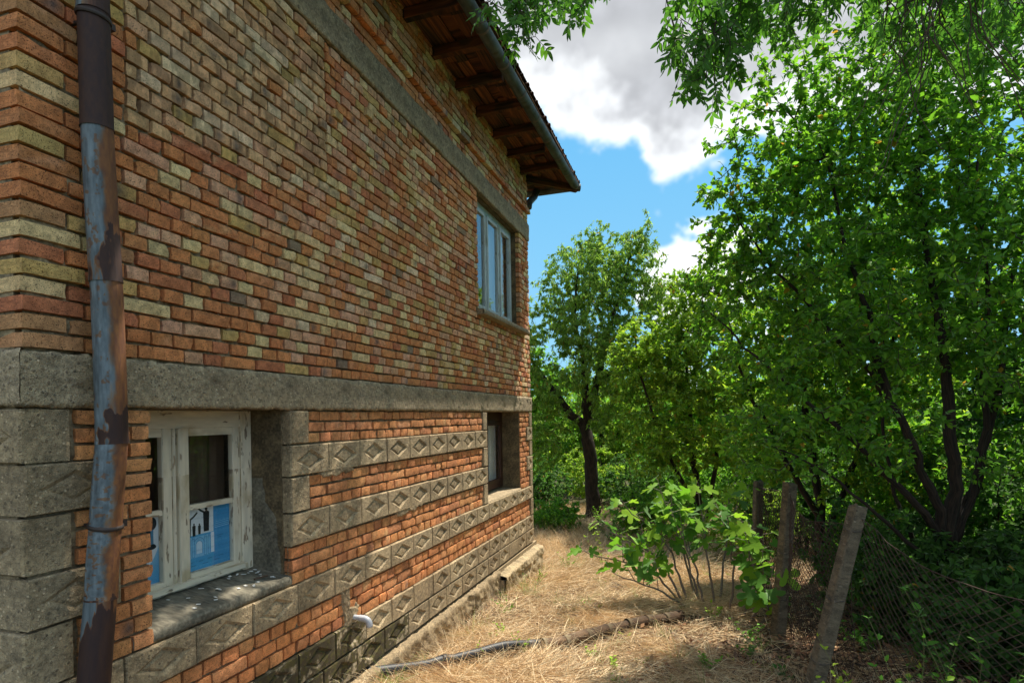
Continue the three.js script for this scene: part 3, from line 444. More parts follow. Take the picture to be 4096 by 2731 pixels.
// ---- eaves: rafters, boards, gutter, roof
{
  const R = rng(515), eaves = new THREE.Group(); eaves.name = 'eaves'; house.add(eaves);
  for (let i = -8; i <= 6; i++) { const w = 4.812 + i * 0.598 + (R() - 0.5) * 0.02, g = planarUV(box(-0.25, 0.55, 5.952, 6.052, -w - 0.038, -w + 0.038, 0.006)); const uv = g.attributes.uv; for (let k = 0; k < uv.count; k++) uv.setXY(k, uv.getY(k) * 0.9 + i * 0.13, uv.getX(k)); const o = add(eaves, 'rafter', g, rafterMat); o.rotation.z = (R() - 0.5) * 0.01; }
  { const g = box(-0.04, 0.04, 5.955, 6.05, 0, 1.0, 0.006); const o = add(eaves, 'hip_rafter', planarUV(g, true), rafterMat); o.position.set(-0.05, 0, -8.70); o.rotation.y = Math.PI - Math.PI / 4; }
  // boards laid along the wall, with gaps, each its own length
  const rows = [[0.0, 0.145], [0.15, 0.285], [0.293, 0.43], [0.436, 0.56], [0.565, 0.66]];
  rows.forEach(([a, b], r) => { let w = 0.2 + R() * 0.6; const end = 8.72 + (a + b) / 2; while (w < end) { let l = 1.4 + R() * 1.3; if (w + l > end - 0.4) l = end - w; const g = planarUV(box(a, b - 0.002 - R() * 0.006, 6.056, 6.076, -w - l + 0.006, -w, 0.003)), uv = g.attributes.uv, off = R(); for (let k = 0; k < uv.count; k++) uv.setXY(k, uv.getY(k) * 2.2 + off, uv.getX(k) * 0.8 + off); if (!(r === 2 && w < 7.9 && w + l > 8.1)) add(eaves, 'soffit_board', g, boardMats[Math.floor(R() * 3)]).rotation.z = (R() - 0.5) * 0.03; else { for (const [p, q] of [[w, 7.86], [8.16, w + l]]) if (q - p > 0.1) add(eaves, 'soffit_board', planarUV(box(a, b - 0.004, 6.056, 6.076, -q, -p, 0.003), true), boardMats[1]); } w += l; } });
  for (let k = 0; k < 5; k++) { const a = FAR + 0.003 + k * 0.13; add(eaves, 'soffit_board', planarUV(box(-6.4, -0.01 + (a - FAR) * 0.9, 6.056, 6.076, -a - 0.124, -a, 0.003), false), boardMats[k % 3]); }
  add(eaves, 'roof_deck', merged([box(-6.4, 0.665, 6.085, 6.105, -9.42, -0.9)]), boardMats[1]);
  // roof slopes
  const terracotta = std({ color: lin(0.30, 0.12, 0.07), map: mortarMap }), roof = new THREE.BufferGeometry(), E1 = [0.70, 6.115, -0.86], E2 = [0.70, 6.115, -9.46], E3 = [-6.9, 6.115, -9.46], E4 = [-6.9, 6.115, -0.86], T1 = [-3.1, 7.45, -4.4], T2 = [-3.1, 7.45, -5.9];
  const tri = [E1, E2, T2, E1, T2, T1, E2, E3, T2, E3, E4, T1, E3, T1, T2, E4, E1, T1]; roof.setAttribute('position', new THREE.Float32BufferAttribute(tri.flat(), 3)); roof.computeVertexNormals(); planarUV(roof);
  const rf = add(house, 'roof', roof, terracotta);
  const tileShape = (() => { const g = new THREE.CylinderGeometry(0.045, 0.055, 0.42, 10, 1, true, 0, Math.PI); g.rotateZ(Math.PI / 2); return g; })();
  for (let k = 0; k < 44; k++) { const o = add(rf, 'roof_tile', tileShape, terracotta); o.position.set(0.50 + (R() - 0.5) * 0.02, 6.128, -0.95 - k * 0.195); o.rotation.z = -0.34; o.rotation.x = -Math.PI / 2 * 1 + Math.PI / 2; }
  // zinc gutter: open half round, falling gently towards the downpipe
  const zincMap = tex(512, (u, v) => { const n = fbm(u * 12, v * 12, 5, 12, 700), s = fbm(u * 40, v * 5, 4, 0, 701), d = smooth(0.55, 0.7, fbm(u * 5, v * 9, 5, 0, 703)); const k = 0.36 + 0.2 * (n - 0.5) + 0.16 * (s - 0.5); return [mix(k * 0.95, 0.24, d * 0.6), mix(k, 0.22, d * 0.6), mix(k * 0.98, 0.17, d * 0.6)]; });
  const zinc = std({ map: zincMap, metalness: 0.35, roughness: 0.62, side: THREE.DoubleSide });
  const half = (w0, w1, r, y0, y1) => { const pos = [], uv = [], idx = [], nA = 14, nL = 8; for (let j = 0; j <= nL; j++) { const w = mix(w0, w1, j / nL), y = mix(y0, y1, j / nL); for (let i = 0; i <= nA; i++) { const a = Math.PI + (i / nA) * Math.PI; pos.push(0.635 + Math.cos(a) * r, y + Math.sin(a) * r, -w); uv.push(i / nA * 0.2, w); } } for (let j = 0; j < nL; j++) for (let i = 0; i < nA; i++) { const a = j * (nA + 1) + i; idx.push(a, a + 1, a + nA + 1, a + 1, a + nA + 2, a + nA + 1); } const g = new THREE.BufferGeometry(); g.setAttribute('position', new THREE.Float32BufferAttribute(pos, 3)); g.setAttribute('uv', new THREE.Float32BufferAttribute(uv, 2)); g.setIndex(idx); g.computeVertexNormals(); return g; };
  const gy = (w) => 6.045 - 0.022 * (9.4 - w);
  const gutter = new THREE.Group(); gutter.name = 'gutter'; house.add(gutter);
  for (let w = 0.9; w < 9.38; w += 1.7) { const e = Math.min(w + 1.72, 9.40); add(gutter, 'gutter_section', half(w, e, 0.068, gy(w), gy(e)), zinc); }
  for (let i = -6; i <= 7; i++) { const w = 5.1 + i * 0.6; add(gutter, 'gutter_bracket', half(w, w + 0.03, 0.072, gy(w), gy(w)), std({ color: lin(0.16, 0.13, 0.11), side: THREE.DoubleSide })); }
  { const g = half(0, 7.0, 0.068, 0, 0); g.rotateY(Math.PI / 2); g.translate(0.7, 6.045, -9.40 + 0.635); add(gutter, 'gutter_section', g, zinc); add(gutter, 'gutter_end', tube([[0.66, 6.03, -9.41], [0.70, 6.03, -9.43]], 0.06, 10), zinc); }
  add(gutter, 'gutter_outlet', tube([[0.00, 6.02, -9.3], [-0.02, 5.90, -9.22], [-0.03, 5.72, -8.95], [-0.03, 5.62, -8.9]], 0.055, 10), zinc);
}
// ---- rusty downpipe at the near corner
{
  const pipe = new THREE.Group(); pipe.name = 'downpipe'; pipe.userData.label = 'rusted galvanised downpipe held by clamps'; house.add(pipe);
  // rust grows from joints and along the side away from the street
  const rust = (seed, brown, side, drip) => tex(256, (u, v) => {
    const n = fbm(u * 7, v * 5, 5, 0, seed), f = fbm(u * 30, v * 18, 4, 0, seed + 7), s = fbm(u * 26, v * 3, 4, 0, seed + 9);
    const ang = Math.abs(((u - side + 1.5) % 1) - 0.5) * 2;         // 0 at the rusty side
    const org = smooth(0.38, 0.62, 0.92 - ang * 1.45 + (n - 0.5) * 0.5 + (f - 0.5) * 0.16), bb = brown(v + (n - 0.5) * 0.25, u + (fbm(u * 5, v * 9, 3, 0, seed + 31) - 0.5) * 0.3) + (n - 0.5) * 0.6 + (f - 0.5) * 0.3 + (s - 0.5) * 0.3, brn = smooth(0.47, 0.58, bb), halo = smooth(0.36, 0.5, bb);
    const k = 0.46 + 0.2 * (f - 0.5) + 0.28 * (s - 0.5); let c = [k * 0.88, k * 0.97, k * 1.02];
    const o = [0.47 + 0.2 * (f - 0.5), 0.28 + 0.14 * (f - 0.5), 0.15], b = [0.24 + 0.1 * (f - 0.5), 0.155 + 0.06 * (f - 0.5), 0.13];
    const spots = smooth(0.62, 0.7, fbm(u * 16, v * 22, 4, 0, seed + 15)); c = c.map((x, i) => mix(x, o[i], Math.max(org * 0.9, halo * 0.85, spots * 0.6))); return c.map((x, i) => mix(x, b[i], brn));
  }, true, 512);
  const sec = (pts, r0, r1, seed, brown, side, drip = 0) => {
    const P = pts.map(([w, y]) => new THREE.Vector3(0.11, y, -w)), curve = new THREE.CatmullRomCurve3(P), n = 24, q = curve.getPoints(n), g = tube(q, q.map((_, i) => mix(r0, r1, i / n) + (i === n ? 0.002 : 0)), 28, false); const uv = g.attributes.uv, L = uv.getY(n * 29); for (let i = 0; i < uv.count; i++) uv.setY(i, uv.getY(i) / L);
    const t = rust(seed, brown, side, drip); add(pipe, 'pipe_section', g, std({ map: t, bumpMap: t, bumpScale: 0.0012, roughness: 0.72, metalness: 0.12, side: THREE.DoubleSide }));
  };
  const win = (u, a, q) => smooth(a - 0.05, a + 0.05, u) * smooth(q + 0.05, q - 0.05, u);
  // v runs downwards along each section
  const SD = 0.93;
  sec([[1.80, 5.9], [1.795, 4.6], [1.800, 4.03]], 0.061, 0.060, 801, (v, u) => 0.62 - 0.5 * smooth(0.3, 0.5, Math.abs(u - 0.62)) * 0 - 0.5 * win(u, 0.24, 0.45), SD);
  sec([[1.801, 4.035], [1.805, 3.8], [1.808, 3.545]], 0.0585, 0.0605, 802, () => 0.9, SD);
  sec([[1.808, 3.57], [1.82, 3.25], [1.836, 2.905]], 0.0590, 0.0605, 803, (v, u) => smooth(0.62, 0.75, v) * 0.72 - 0.4 * win(u, 0.20, 0.45), SD);
  sec([[1.836, 2.935], [1.845, 2.6], [1.850, 2.215]], 0.0590, 0.0605, 804, (v, u) => smooth(0.84, 0.97, v + 0.1 * Math.cos((u - SD) * 2 * Math.PI)) * 0.85 - 0.3 * win(u, 0.24, 0.45), SD);
  sec([[1.850, 2.235], [1.832, 2.06], [1.815, 1.865]], 0.0595, 0.0600, 805, () => 0.1, SD);
  sec([[1.815, 1.87], [1.800, 1.72], [1.790, 1.565]], 0.0590, 0.0600, 806, (v) => smooth(0.78, 1.0, v) * 0.5 + smooth(0.25, 0.0, v) * 0.25, SD);
  sec([[1.790, 1.585], [1.76, 1.3], [1.73, 0.95], [1.71, 0.45]], 0.0590, 0.0610, 807, (v, u) => smooth(0.04, 0.14, v + 0.05 * Math.cos((u - SD) * 2 * Math.PI)) * 0.95 - 0.3 * win(u, 0.29, 0.45), SD);
  const iron = std({ color: lin(0.06, 0.045, 0.04), roughness: 0.6, metalness: 0.4 });
  for (const [w, y] of [[1.801, 4.015], [1.815, 1.868]]) {
    const P = []; for (let k = 0; k <= 24; k++) { const a = (k / 24) * 2 * Math.PI; P.push([0.11 + Math.cos(a) * 0.0625, y - 0.004 * Math.cos(a), -w + Math.sin(a) * 0.0625]); }
    const ring = tube(P, 0.004, 6); ring.scale(1, 1, 1); const p = ring.attributes.position; for (let i = 0; i < p.count; i++) p.setY(i, y + (p.getY(i) - y) * 2.6); ring.computeVertexNormals();
    const c = add(pipe, 'clamp', ring, iron); add(c, 'clamp_lug', box(0.10, 0.13, y - 0.014, y + 0.014, -w - 0.085, -w - 0.062, 0.003), iron); add(c, 'clamp_stay', box(-0.02, 0.05, y - 0.006, y + 0.006, -w - 0.006, -w + 0.006), iron);
  }
}
// ---- white plastic outlet and the cement smeared around it
{
  const pvc = std({ color: lin(0.50, 0.51, 0.54), roughness: 0.4 }), o = new THREE.Group(); o.name = 'waste_outlet'; o.userData.label = 'white plastic waste pipe elbow poking from wall'; house.add(o);
  add(o, 'pipe_stub', tube([[-0.05, 0.815, -3.80], [0.07, 0.810, -3.80]], 0.020, 14), pvc);
  add(o, 'elbow', tube([[0.055, 0.81, -3.80], [0.105, 0.808, -3.80], [0.125, 0.80, -3.80], [0.137, 0.785, -3.80], [0.14, 0.765, -3.80], [0.14, 0.750, -3.80]], 0.0245, 16), pvc);
  // ragged cement: thin skin that runs out over bricks and joints
  const smear = (w0, w1, y0, y1, mask, seed) => { const st = 0.008, nx = Math.round((w1 - w0) / st), ny = Math.round((y1 - y0) / st), pos = [], uv = [], idx = [], val = []; for (let j = 0; j <= ny; j++) for (let i = 0; i <= nx; i++) { const w = w0 + i * st, y = y0 + j * st, m = mask(w, y) + (fbm(w * 16, y * 16, 4, 0, seed) - 0.5) * 1.5; val.push(m); pos.push(mix(-0.024, 0.004, smooth(0, 0.3, m)) + 0.010 * fbm(w * 45, y * 45, 3, 0, seed + 3), y, -w); uv.push(w, y); } for (let j = 0; j < ny; j++) for (let i = 0; i < nx; i++) { const a = j * (nx + 1) + i, b = a + 1, c = a + nx + 1, d = c + 1; if (Math.max(val[a], val[b], val[c], val[d]) > 0) idx.push(a, b, c, b, d, c); } const g = new THREE.BufferGeometry(); g.setAttribute('position', new THREE.Float32BufferAttribute(pos, 3)); g.setAttribute('uv', new THREE.Float32BufferAttribute(uv, 2)); g.setIndex(idx); g.computeVertexNormals(); return g; };
  const el = (wc, yc, rw, ry) => (w, y) => 1 - Math.hypot((w - wc) / rw, (y - yc) / ry) * 1.2;
  add(house, 'cement_patch', smear(3.4, 4.0, 0.74, 1.1, (w, y) => Math.max(el(3.78, 0.84, 0.12, 0.12)(w, y), el(3.72, 0.95, 0.08, 0.17)(w, y)), 901), blockMats[1]);
  add(house, 'cement_patch', smear(4.4, 5.0, 1.40, 1.56, el(4.7, 1.485, 0.28, 0.05), 905), blockMats[1]); add(house, 'cement_patch', smear(3.3, 3.95, 1.86, 2.0, el(3.62, 1.93, 0.3, 0.045), 909), blockMats[1]);
}
house.traverse((o) => { if (o.isMesh) o.castShadow = o.receiveShadow = true; });
for (const c of house.children) c.position.z += 5; house.position.z = -5;
// ================================================================ GROUND
const groundAt = (x, w) => { const base = mix(0.30, -0.25, clamp((w - 2.0) / 8.5)); const near = smooth(60, 8, Math.hypot(x - 2, w - 6)); return base + near * ((fbm(x * 0.9 + 20, w * 0.9 + 20, 3, 0, 1001) - 0.5) * 0.14 + (fbm(x * 5, w * 5, 3, 0, 1003) - 0.5) * 0.05) + 0.02; };
{
  const axis = (c, lo, hi, fine) => { const a = []; for (let v = lo; v <= hi + 1e-6; v += fine) a.push(v); let s = fine, p = hi; while (p < c + 320) { s *= 1.25; p += s; a.push(p); } s = fine; p = lo; while (p > c - 320) { s *= 1.25; p -= s; a.unshift(p); } return a; };
  const X = axis(2, -1, 7, 0.09), W = axis(6, 1, 15, 0.09), pos = [], uv = [], idx = [], col = [];
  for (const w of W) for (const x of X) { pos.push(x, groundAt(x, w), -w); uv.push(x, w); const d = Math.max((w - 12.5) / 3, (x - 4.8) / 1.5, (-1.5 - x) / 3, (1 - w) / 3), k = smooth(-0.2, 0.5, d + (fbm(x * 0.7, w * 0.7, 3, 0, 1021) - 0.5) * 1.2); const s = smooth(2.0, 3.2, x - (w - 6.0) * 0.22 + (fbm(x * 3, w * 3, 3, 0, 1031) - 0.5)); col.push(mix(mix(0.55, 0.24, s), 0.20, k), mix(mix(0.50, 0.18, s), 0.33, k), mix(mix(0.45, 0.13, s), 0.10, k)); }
  const n = X.length; for (let j = 0; j + 1 < W.length; j++) for (let i = 0; i + 1 < n; i++) { const a = j * n + i; idx.push(a, a + 1, a + n, a + 1, a + n + 1, a + n); }
  const g = new THREE.BufferGeometry(); g.setAttribute('position', new THREE.Float32BufferAttribute(pos, 3)); g.setAttribute('uv', new THREE.Float32BufferAttribute(uv, 2)); g.setAttribute('color', new THREE.Float32BufferAttribute(col, 3)); g.setIndex(idx); g.computeVertexNormals();
  const m = tex(1024, (u, v) => { const n = fbm(u * 10, v * 10, 5, 10, 1011), f = fbm(u * 90, v * 90, 3, 90, 1013), s = fbm(u * 140 + 7 * fbm(u * 9, v * 9, 2, 9, 1), v * 30, 3, 0, 1015); const k = 0.42 + 0.35 * (n - 0.5) + 0.4 * (f - 0.5) + 0.3 * (s - 0.5); return [k * 1.05, k * 0.82, k * 0.56]; });
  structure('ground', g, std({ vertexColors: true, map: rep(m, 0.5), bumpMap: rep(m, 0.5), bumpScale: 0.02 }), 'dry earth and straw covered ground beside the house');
}
const tmpO = new THREE.Object3D(), tmpC = new THREE.Color();
function instanced(parent, name, g, m, list, kind = 'stuff') {      // list of {matrix, color}
  const o = new THREE.InstancedMesh(g, m, list.length); o.name = name; list.forEach((e, i) => { o.setMatrixAt(i, e.m); o.setColorAt(i, e.c); }); o.castShadow = o.receiveShadow = true; if (kind) o.userData.kind = kind; parent.add(o); return o;
}
function bladeGeo(width, bend) { const pos = [], idx = [], N = 4; for (let i = 0; i <= N; i++) { const t = i / N, r = width * (1 - t * 0.85) / 2, x = bend * t * t; pos.push(x, t * (1 - 0.25 * bend * t), -r, x, t * (1 - 0.25 * bend * t), r); } for (let i = 0; i < N; i++) { const a = i * 2; idx.push(a, a + 1, a + 2, a + 1, a + 3, a + 2); } const g = new THREE.BufferGeometry(); g.setAttribute('position', new THREE.Float32BufferAttribute(pos, 3)); g.setIndex(idx); g.computeVertexNormals(); return g; }
{
  // dry grass: flattened tangled straw, taller standing stalks at the far edge
  const R = rng(2024), mats = new THREE.MeshPhysicalMaterial({ color: 0xffffff, roughness: 0.95, transmission: 0.25, thickness: 0, side: THREE.DoubleSide });
  const tones = [[0.76, 0.58, 0.345], [0.68, 0.48, 0.265], [0.86, 0.71, 0.46], [0.46, 0.29, 0.15], [0.32, 0.195, 0.10]];
  const lists = [[], [], []]; const inHouse = (x, w) => x < 0.14 && w < FAR + 0.15 && w > 1.3;
  let made = 0; const want = 185000;
  while (made < want) {
    const w = 2.6 + Math.pow(R(), 1.35) * 13.5, x = -2.5 + R() * 7.0; if (inHouse(x, w)) continue; if (Math.abs((x - 1.04) * 0.763 - (w - 5.25) * 0.646) < 0.17 && w < 6.9 && w > 3.6 && R() < 0.985) continue;
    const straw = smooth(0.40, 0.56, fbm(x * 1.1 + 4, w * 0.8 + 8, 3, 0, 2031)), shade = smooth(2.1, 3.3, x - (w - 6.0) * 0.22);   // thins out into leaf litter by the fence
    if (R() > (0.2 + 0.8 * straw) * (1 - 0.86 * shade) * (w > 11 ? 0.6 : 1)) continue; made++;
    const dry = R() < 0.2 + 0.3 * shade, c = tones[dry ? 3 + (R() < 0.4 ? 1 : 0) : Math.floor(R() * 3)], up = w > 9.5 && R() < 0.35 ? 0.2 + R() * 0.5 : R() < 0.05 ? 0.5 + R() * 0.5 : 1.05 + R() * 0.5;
    const flow = fbm(x * 0.8, w * 0.8, 2, 0, 2041) * 9, yaw = R() < 0.55 ? flow + (R() - 0.5) * 1.6 : R() * 6.28, len = 0.10 + R() * R() * 0.5;
    tmpO.position.set(x, groundAt(x, w) + (up > 1 ? R() * 0.035 : -0.01), -w); tmpO.rotation.set(0, yaw, 0); tmpO.rotateZ(-up); tmpO.rotateY(R() * 6.28 * 0.3); tmpO.scale.set(len, len, 0.7 + R() * 0.9); tmpO.updateMatrix();
    const k = 0.75 + R() * 0.45; lists[Math.floor(R() * 3)].push({ m: tmpO.matrix.clone(), c: new THREE.Color().setRGB(c[0] * k, c[1] * k, c[2] * k) });
  }
  // rooted tufts: standing clumps, many along the foot of the wall
  for (let k = 0; k < 230; k++) {
    const wall = k < 70, cw = wall ? 3.6 + R() * 6 : 4.4 + Math.pow(R(), 1.2) * 7, cx = wall ? 0.10 + R() * 0.25 + (cw > 7 ? 0.08 : 0) : 0.3 + R() * 3.2, green = R() < 0.3, hgt = 0.10 + R() * 0.16;
    for (let i = 0; i < 26; i++) { const x = cx + (R() - 0.5) * 0.09, w = cw + (R() - 0.5) * 0.09, c = green && R() < 0.7 ? [0.20, 0.30, 0.05] : tones[Math.floor(R() * 4)], len = hgt * (0.6 + R() * 0.9), kk = 0.75 + R() * 0.4; tmpO.position.set(x, groundAt(x, w) - 0.01, -w); tmpO.rotation.set(0, R() * 6.28, 0); tmpO.rotateZ(-(0.1 + R() * 0.75)); tmpO.scale.set(len, len, 0.8 + R() * 0.5); tmpO.updateMatrix(); lists[Math.floor(R() * 3)].push({ m: tmpO.matrix.clone(), c: new THREE.Color().setRGB(c[0] * kk, c[1] * kk, c[2] * kk) }); }
  }
  const holder = new THREE.Group(); holder.name = 'dry_grass'; holder.userData = { kind: 'stuff', label: 'flattened straw coloured dry grass over the yard' }; scene.add(holder);
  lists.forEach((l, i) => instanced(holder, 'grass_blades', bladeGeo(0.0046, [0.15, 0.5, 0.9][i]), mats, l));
  // leaf litter in the shade by the fence
  const lit = new THREE.BufferGeometry(); lit.setAttribute('position', new THREE.Float32BufferAttribute([0, 0, 0, 0.5, 0.12, 0.28, 1, 0.05, 0, 0.5, 0.12, -0.28, 0.5, 0.0, 0], 3)); lit.setIndex([0, 1, 4, 1, 2, 4, 2, 3, 4, 3, 0, 4]); lit.computeVertexNormals();
  const L = []; while (L.length < 22000) { const x = 1.6 + R() * 6, w = 3.0 + R() * 9; if (R() > smooth(1.8, 3.1, x - (w - 6.0) * 0.22) + 0.06) continue; tmpO.position.set(x, groundAt(x, w) + 0.004 + R() * 0.03, -w); tmpO.rotation.set((R() - 0.5) * 1.4, R() * 6.28, (R() - 0.5) * 1.4); tmpO.scale.setScalar(0.03 + R() * 0.045); tmpO.updateMatrix(); const c = [[0.22, 0.10, 0.05], [0.30, 0.16, 0.08], [0.14, 0.08, 0.05], [0.36, 0.24, 0.13]][Math.floor(R() * 4)]; L.push({ m: tmpO.matrix.clone(), c: new THREE.Color().setRGB(...c) }); }
  const o = instanced(scene, 'leaf_litter', lit, std({ color: 0xffffff, side: THREE.DoubleSide }), L); o.userData.label = 'brown fallen leaves scattered under the trees by the fence';
}

// ================================================================ FENCE
const postMat = std({ color: lin(0.40, 0.36, 0.30), map: concMap, bumpMap: concBump, bumpScale: 0.008 });
function concretePost(base, top, r0, r1, turn, label, broken) {
  const o = thing('concrete_post', label, 'post', base[0], base[1], base[2], 'concrete posts of the wire fence');
  const d = new THREE.Vector3(...top).sub(new THREE.Vector3(...base)), len = d.length(), N = 12, pos = [], uv = [], idx = []; const R = rng(Math.floor(len * 1000));
  const prof = []; for (let k = 0; k < 4; k++) { const a = Math.PI / 4 + k * Math.PI / 2; prof.push([Math.cos(a - 0.12), Math.sin(a - 0.12)], [Math.cos(a + 0.12), Math.sin(a + 0.12)]); }
  for (let j = 0; j <= N; j++) for (let i = 0; i <= 8; i++) { const t = j / N, r = mix(r0, r1, t) * 1.3 * (1 + (fbm(i * 3, t * 9, 2, 0, 33) - 0.5) * 0.06), p = prof[i % 8]; const y = t * len + (j === N ? (R() - 0.5) * 0.05 * broken : 0); pos.push(p[0] * r, y, p[1] * r); uv.push(i * 0.03, y); }
  for (let j = 0; j < N; j++) for (let i = 0; i < 8; i++) { const a = j * 9 + i; idx.push(a, a + 9, a + 1, a + 1, a + 9, a + 10); }
  const c = pos.length / 3; pos.push(0, len + 0.01, 0); uv.push(0, 0); for (let i = 0; i < 8; i++) idx.push(c, N * 9 + i + 1, N * 9 + i);
  const g = new THREE.BufferGeometry(); g.setAttribute('position', new THREE.Float32BufferAttribute(pos, 3)); g.setAttribute('uv', new THREE.Float32BufferAttribute(uv, 2)); g.setIndex(idx);
  const m = add(o, 'shaft', toCreasedNormals(g, 0.35), postMat); m.quaternion.setFromUnitVectors(new THREE.Vector3(0, 1, 0), d.normalize()); m.rotateY(turn);
  const wire = std({ color: lin(0.10, 0.08, 0.07), roughness: 0.7, metalness: 0.3 });
  for (const t of [0.33, 0.6, 0.9]) { const P = []; for (let k = 0; k <= 16; k++) { const a = k / 16 * 2 * Math.PI, r = mix(r0, r1, t) * 1.2; P.push([Math.cos(a) * r * 1.05, t * len + 0.01 * Math.sin(a * 2), Math.sin(a) * r * 1.05]); } add(m, 'tie_wire', tube(P, 0.003, 5), wire); }
  return o;
}
concretePost([3.20, -0.25, -8.62], [3.25, 1.37, -8.55], 0.06, 0.05, 0.4, 'farthest concrete fence post, half hidden behind the fig leaves', 1);
concretePost([3.21, -0.15, -6.43], [3.37, 1.575, -6.48], 0.058, 0.052, 0.5, 'tall thin concrete fence post standing between the two others', 0.6);
concretePost([3.19, -0.1, -4.74], [3.615, 1.59, -4.876], 0.054, 0.047, 0.35, 'leaning concrete fence post with broken top, nearest of the posts', 1.2);
{
  // rusty chain link between the posts: interwoven zigzag wires, sagging and bulging
  const rustWire = std({ color: lin(0.075, 0.046, 0.034), roughness: 0.9, metalness: 0.2 });
  const panel = (A, B, topA, topB, sag, bulge, seed, label) => {
    const o = thing('chain_link_fence', label, 'fence', A[0], groundAt(A[0], A[1]), -A[1], 'rusty chain link panels'); const oy = o.position.y;
    const L = Math.hypot(B[0] - A[0], B[1] - A[1]), cell = 0.042, n = Math.round(L / (cell / 1)), nx = (B[1] - A[1]) / L, nw = -(B[0] - A[0]) / L;
    const at = (s, y) => { const t = s / L, x = mix(A[0], B[0], t), w = mix(A[1], B[1], t), gy = groundAt(x, w), top = mix(topA, topB, t) - sag * Math.sin(Math.PI * t) - 0.03 * fbm(s * 3, 2, 2, 0, seed), Y = mix(gy - 0.02, top, y), b = bulge * Math.sin(Math.PI * t) * (0.3 + 0.7 * y) + (fbm(s * 2.2, y * 3, 3, 0, seed) - 0.5) * 0.12; return new THREE.Vector3(x + nx * b - A[0], Y - oy, -(w + nw * b) + A[1]); };
    const list = [], rowsN = 19; for (let i = 0; i <= n; i++) { const P = []; for (let j = 0; j <= rowsN * 2; j++) { const s = clamp((i + ((i + j) % 2 ? 1.04 : -0.04)) * L / n, 0, L); P.push(at(s, j / (rowsN * 2))); } list.push(tube(P, 0.0027, 4, false)); }
    const m = add(o, 'wire_mesh', merged(list), rustWire); m.userData.kind = 'stuff';
    const top = []; for (let k = 0; k <= 30; k++) top.push(at(L * k / 30, 1)); add(o, 'top_wire', tube(top, 0.0028, 5), rustWire);
    const mid = []; for (let k = 0; k <= 30; k++) mid.push(at(L * k / 30, 0.5)); add(o, 'middle_wire', tube(mid, 0.0024, 5), rustWire);
  };
  panel([3.25, 8.55], [3.33, 6.5], 1.36, 1.52, 0.03, 0.05, 3101, 'chain link panel between the farthest and the tall thin post');
  panel([3.33, 6.44], [3.56, 4.9], 1.50, 1.48, 0.10, 0.08, 3102, 'chain link panel between the tall thin and the leaning post');
  panel([3.60, 4.82], [4.55, 3.1], 1.52, 1.42, 0.13, 0.16, 3103, 'bulging rusty chain link panel to the right of the leaning post');
}

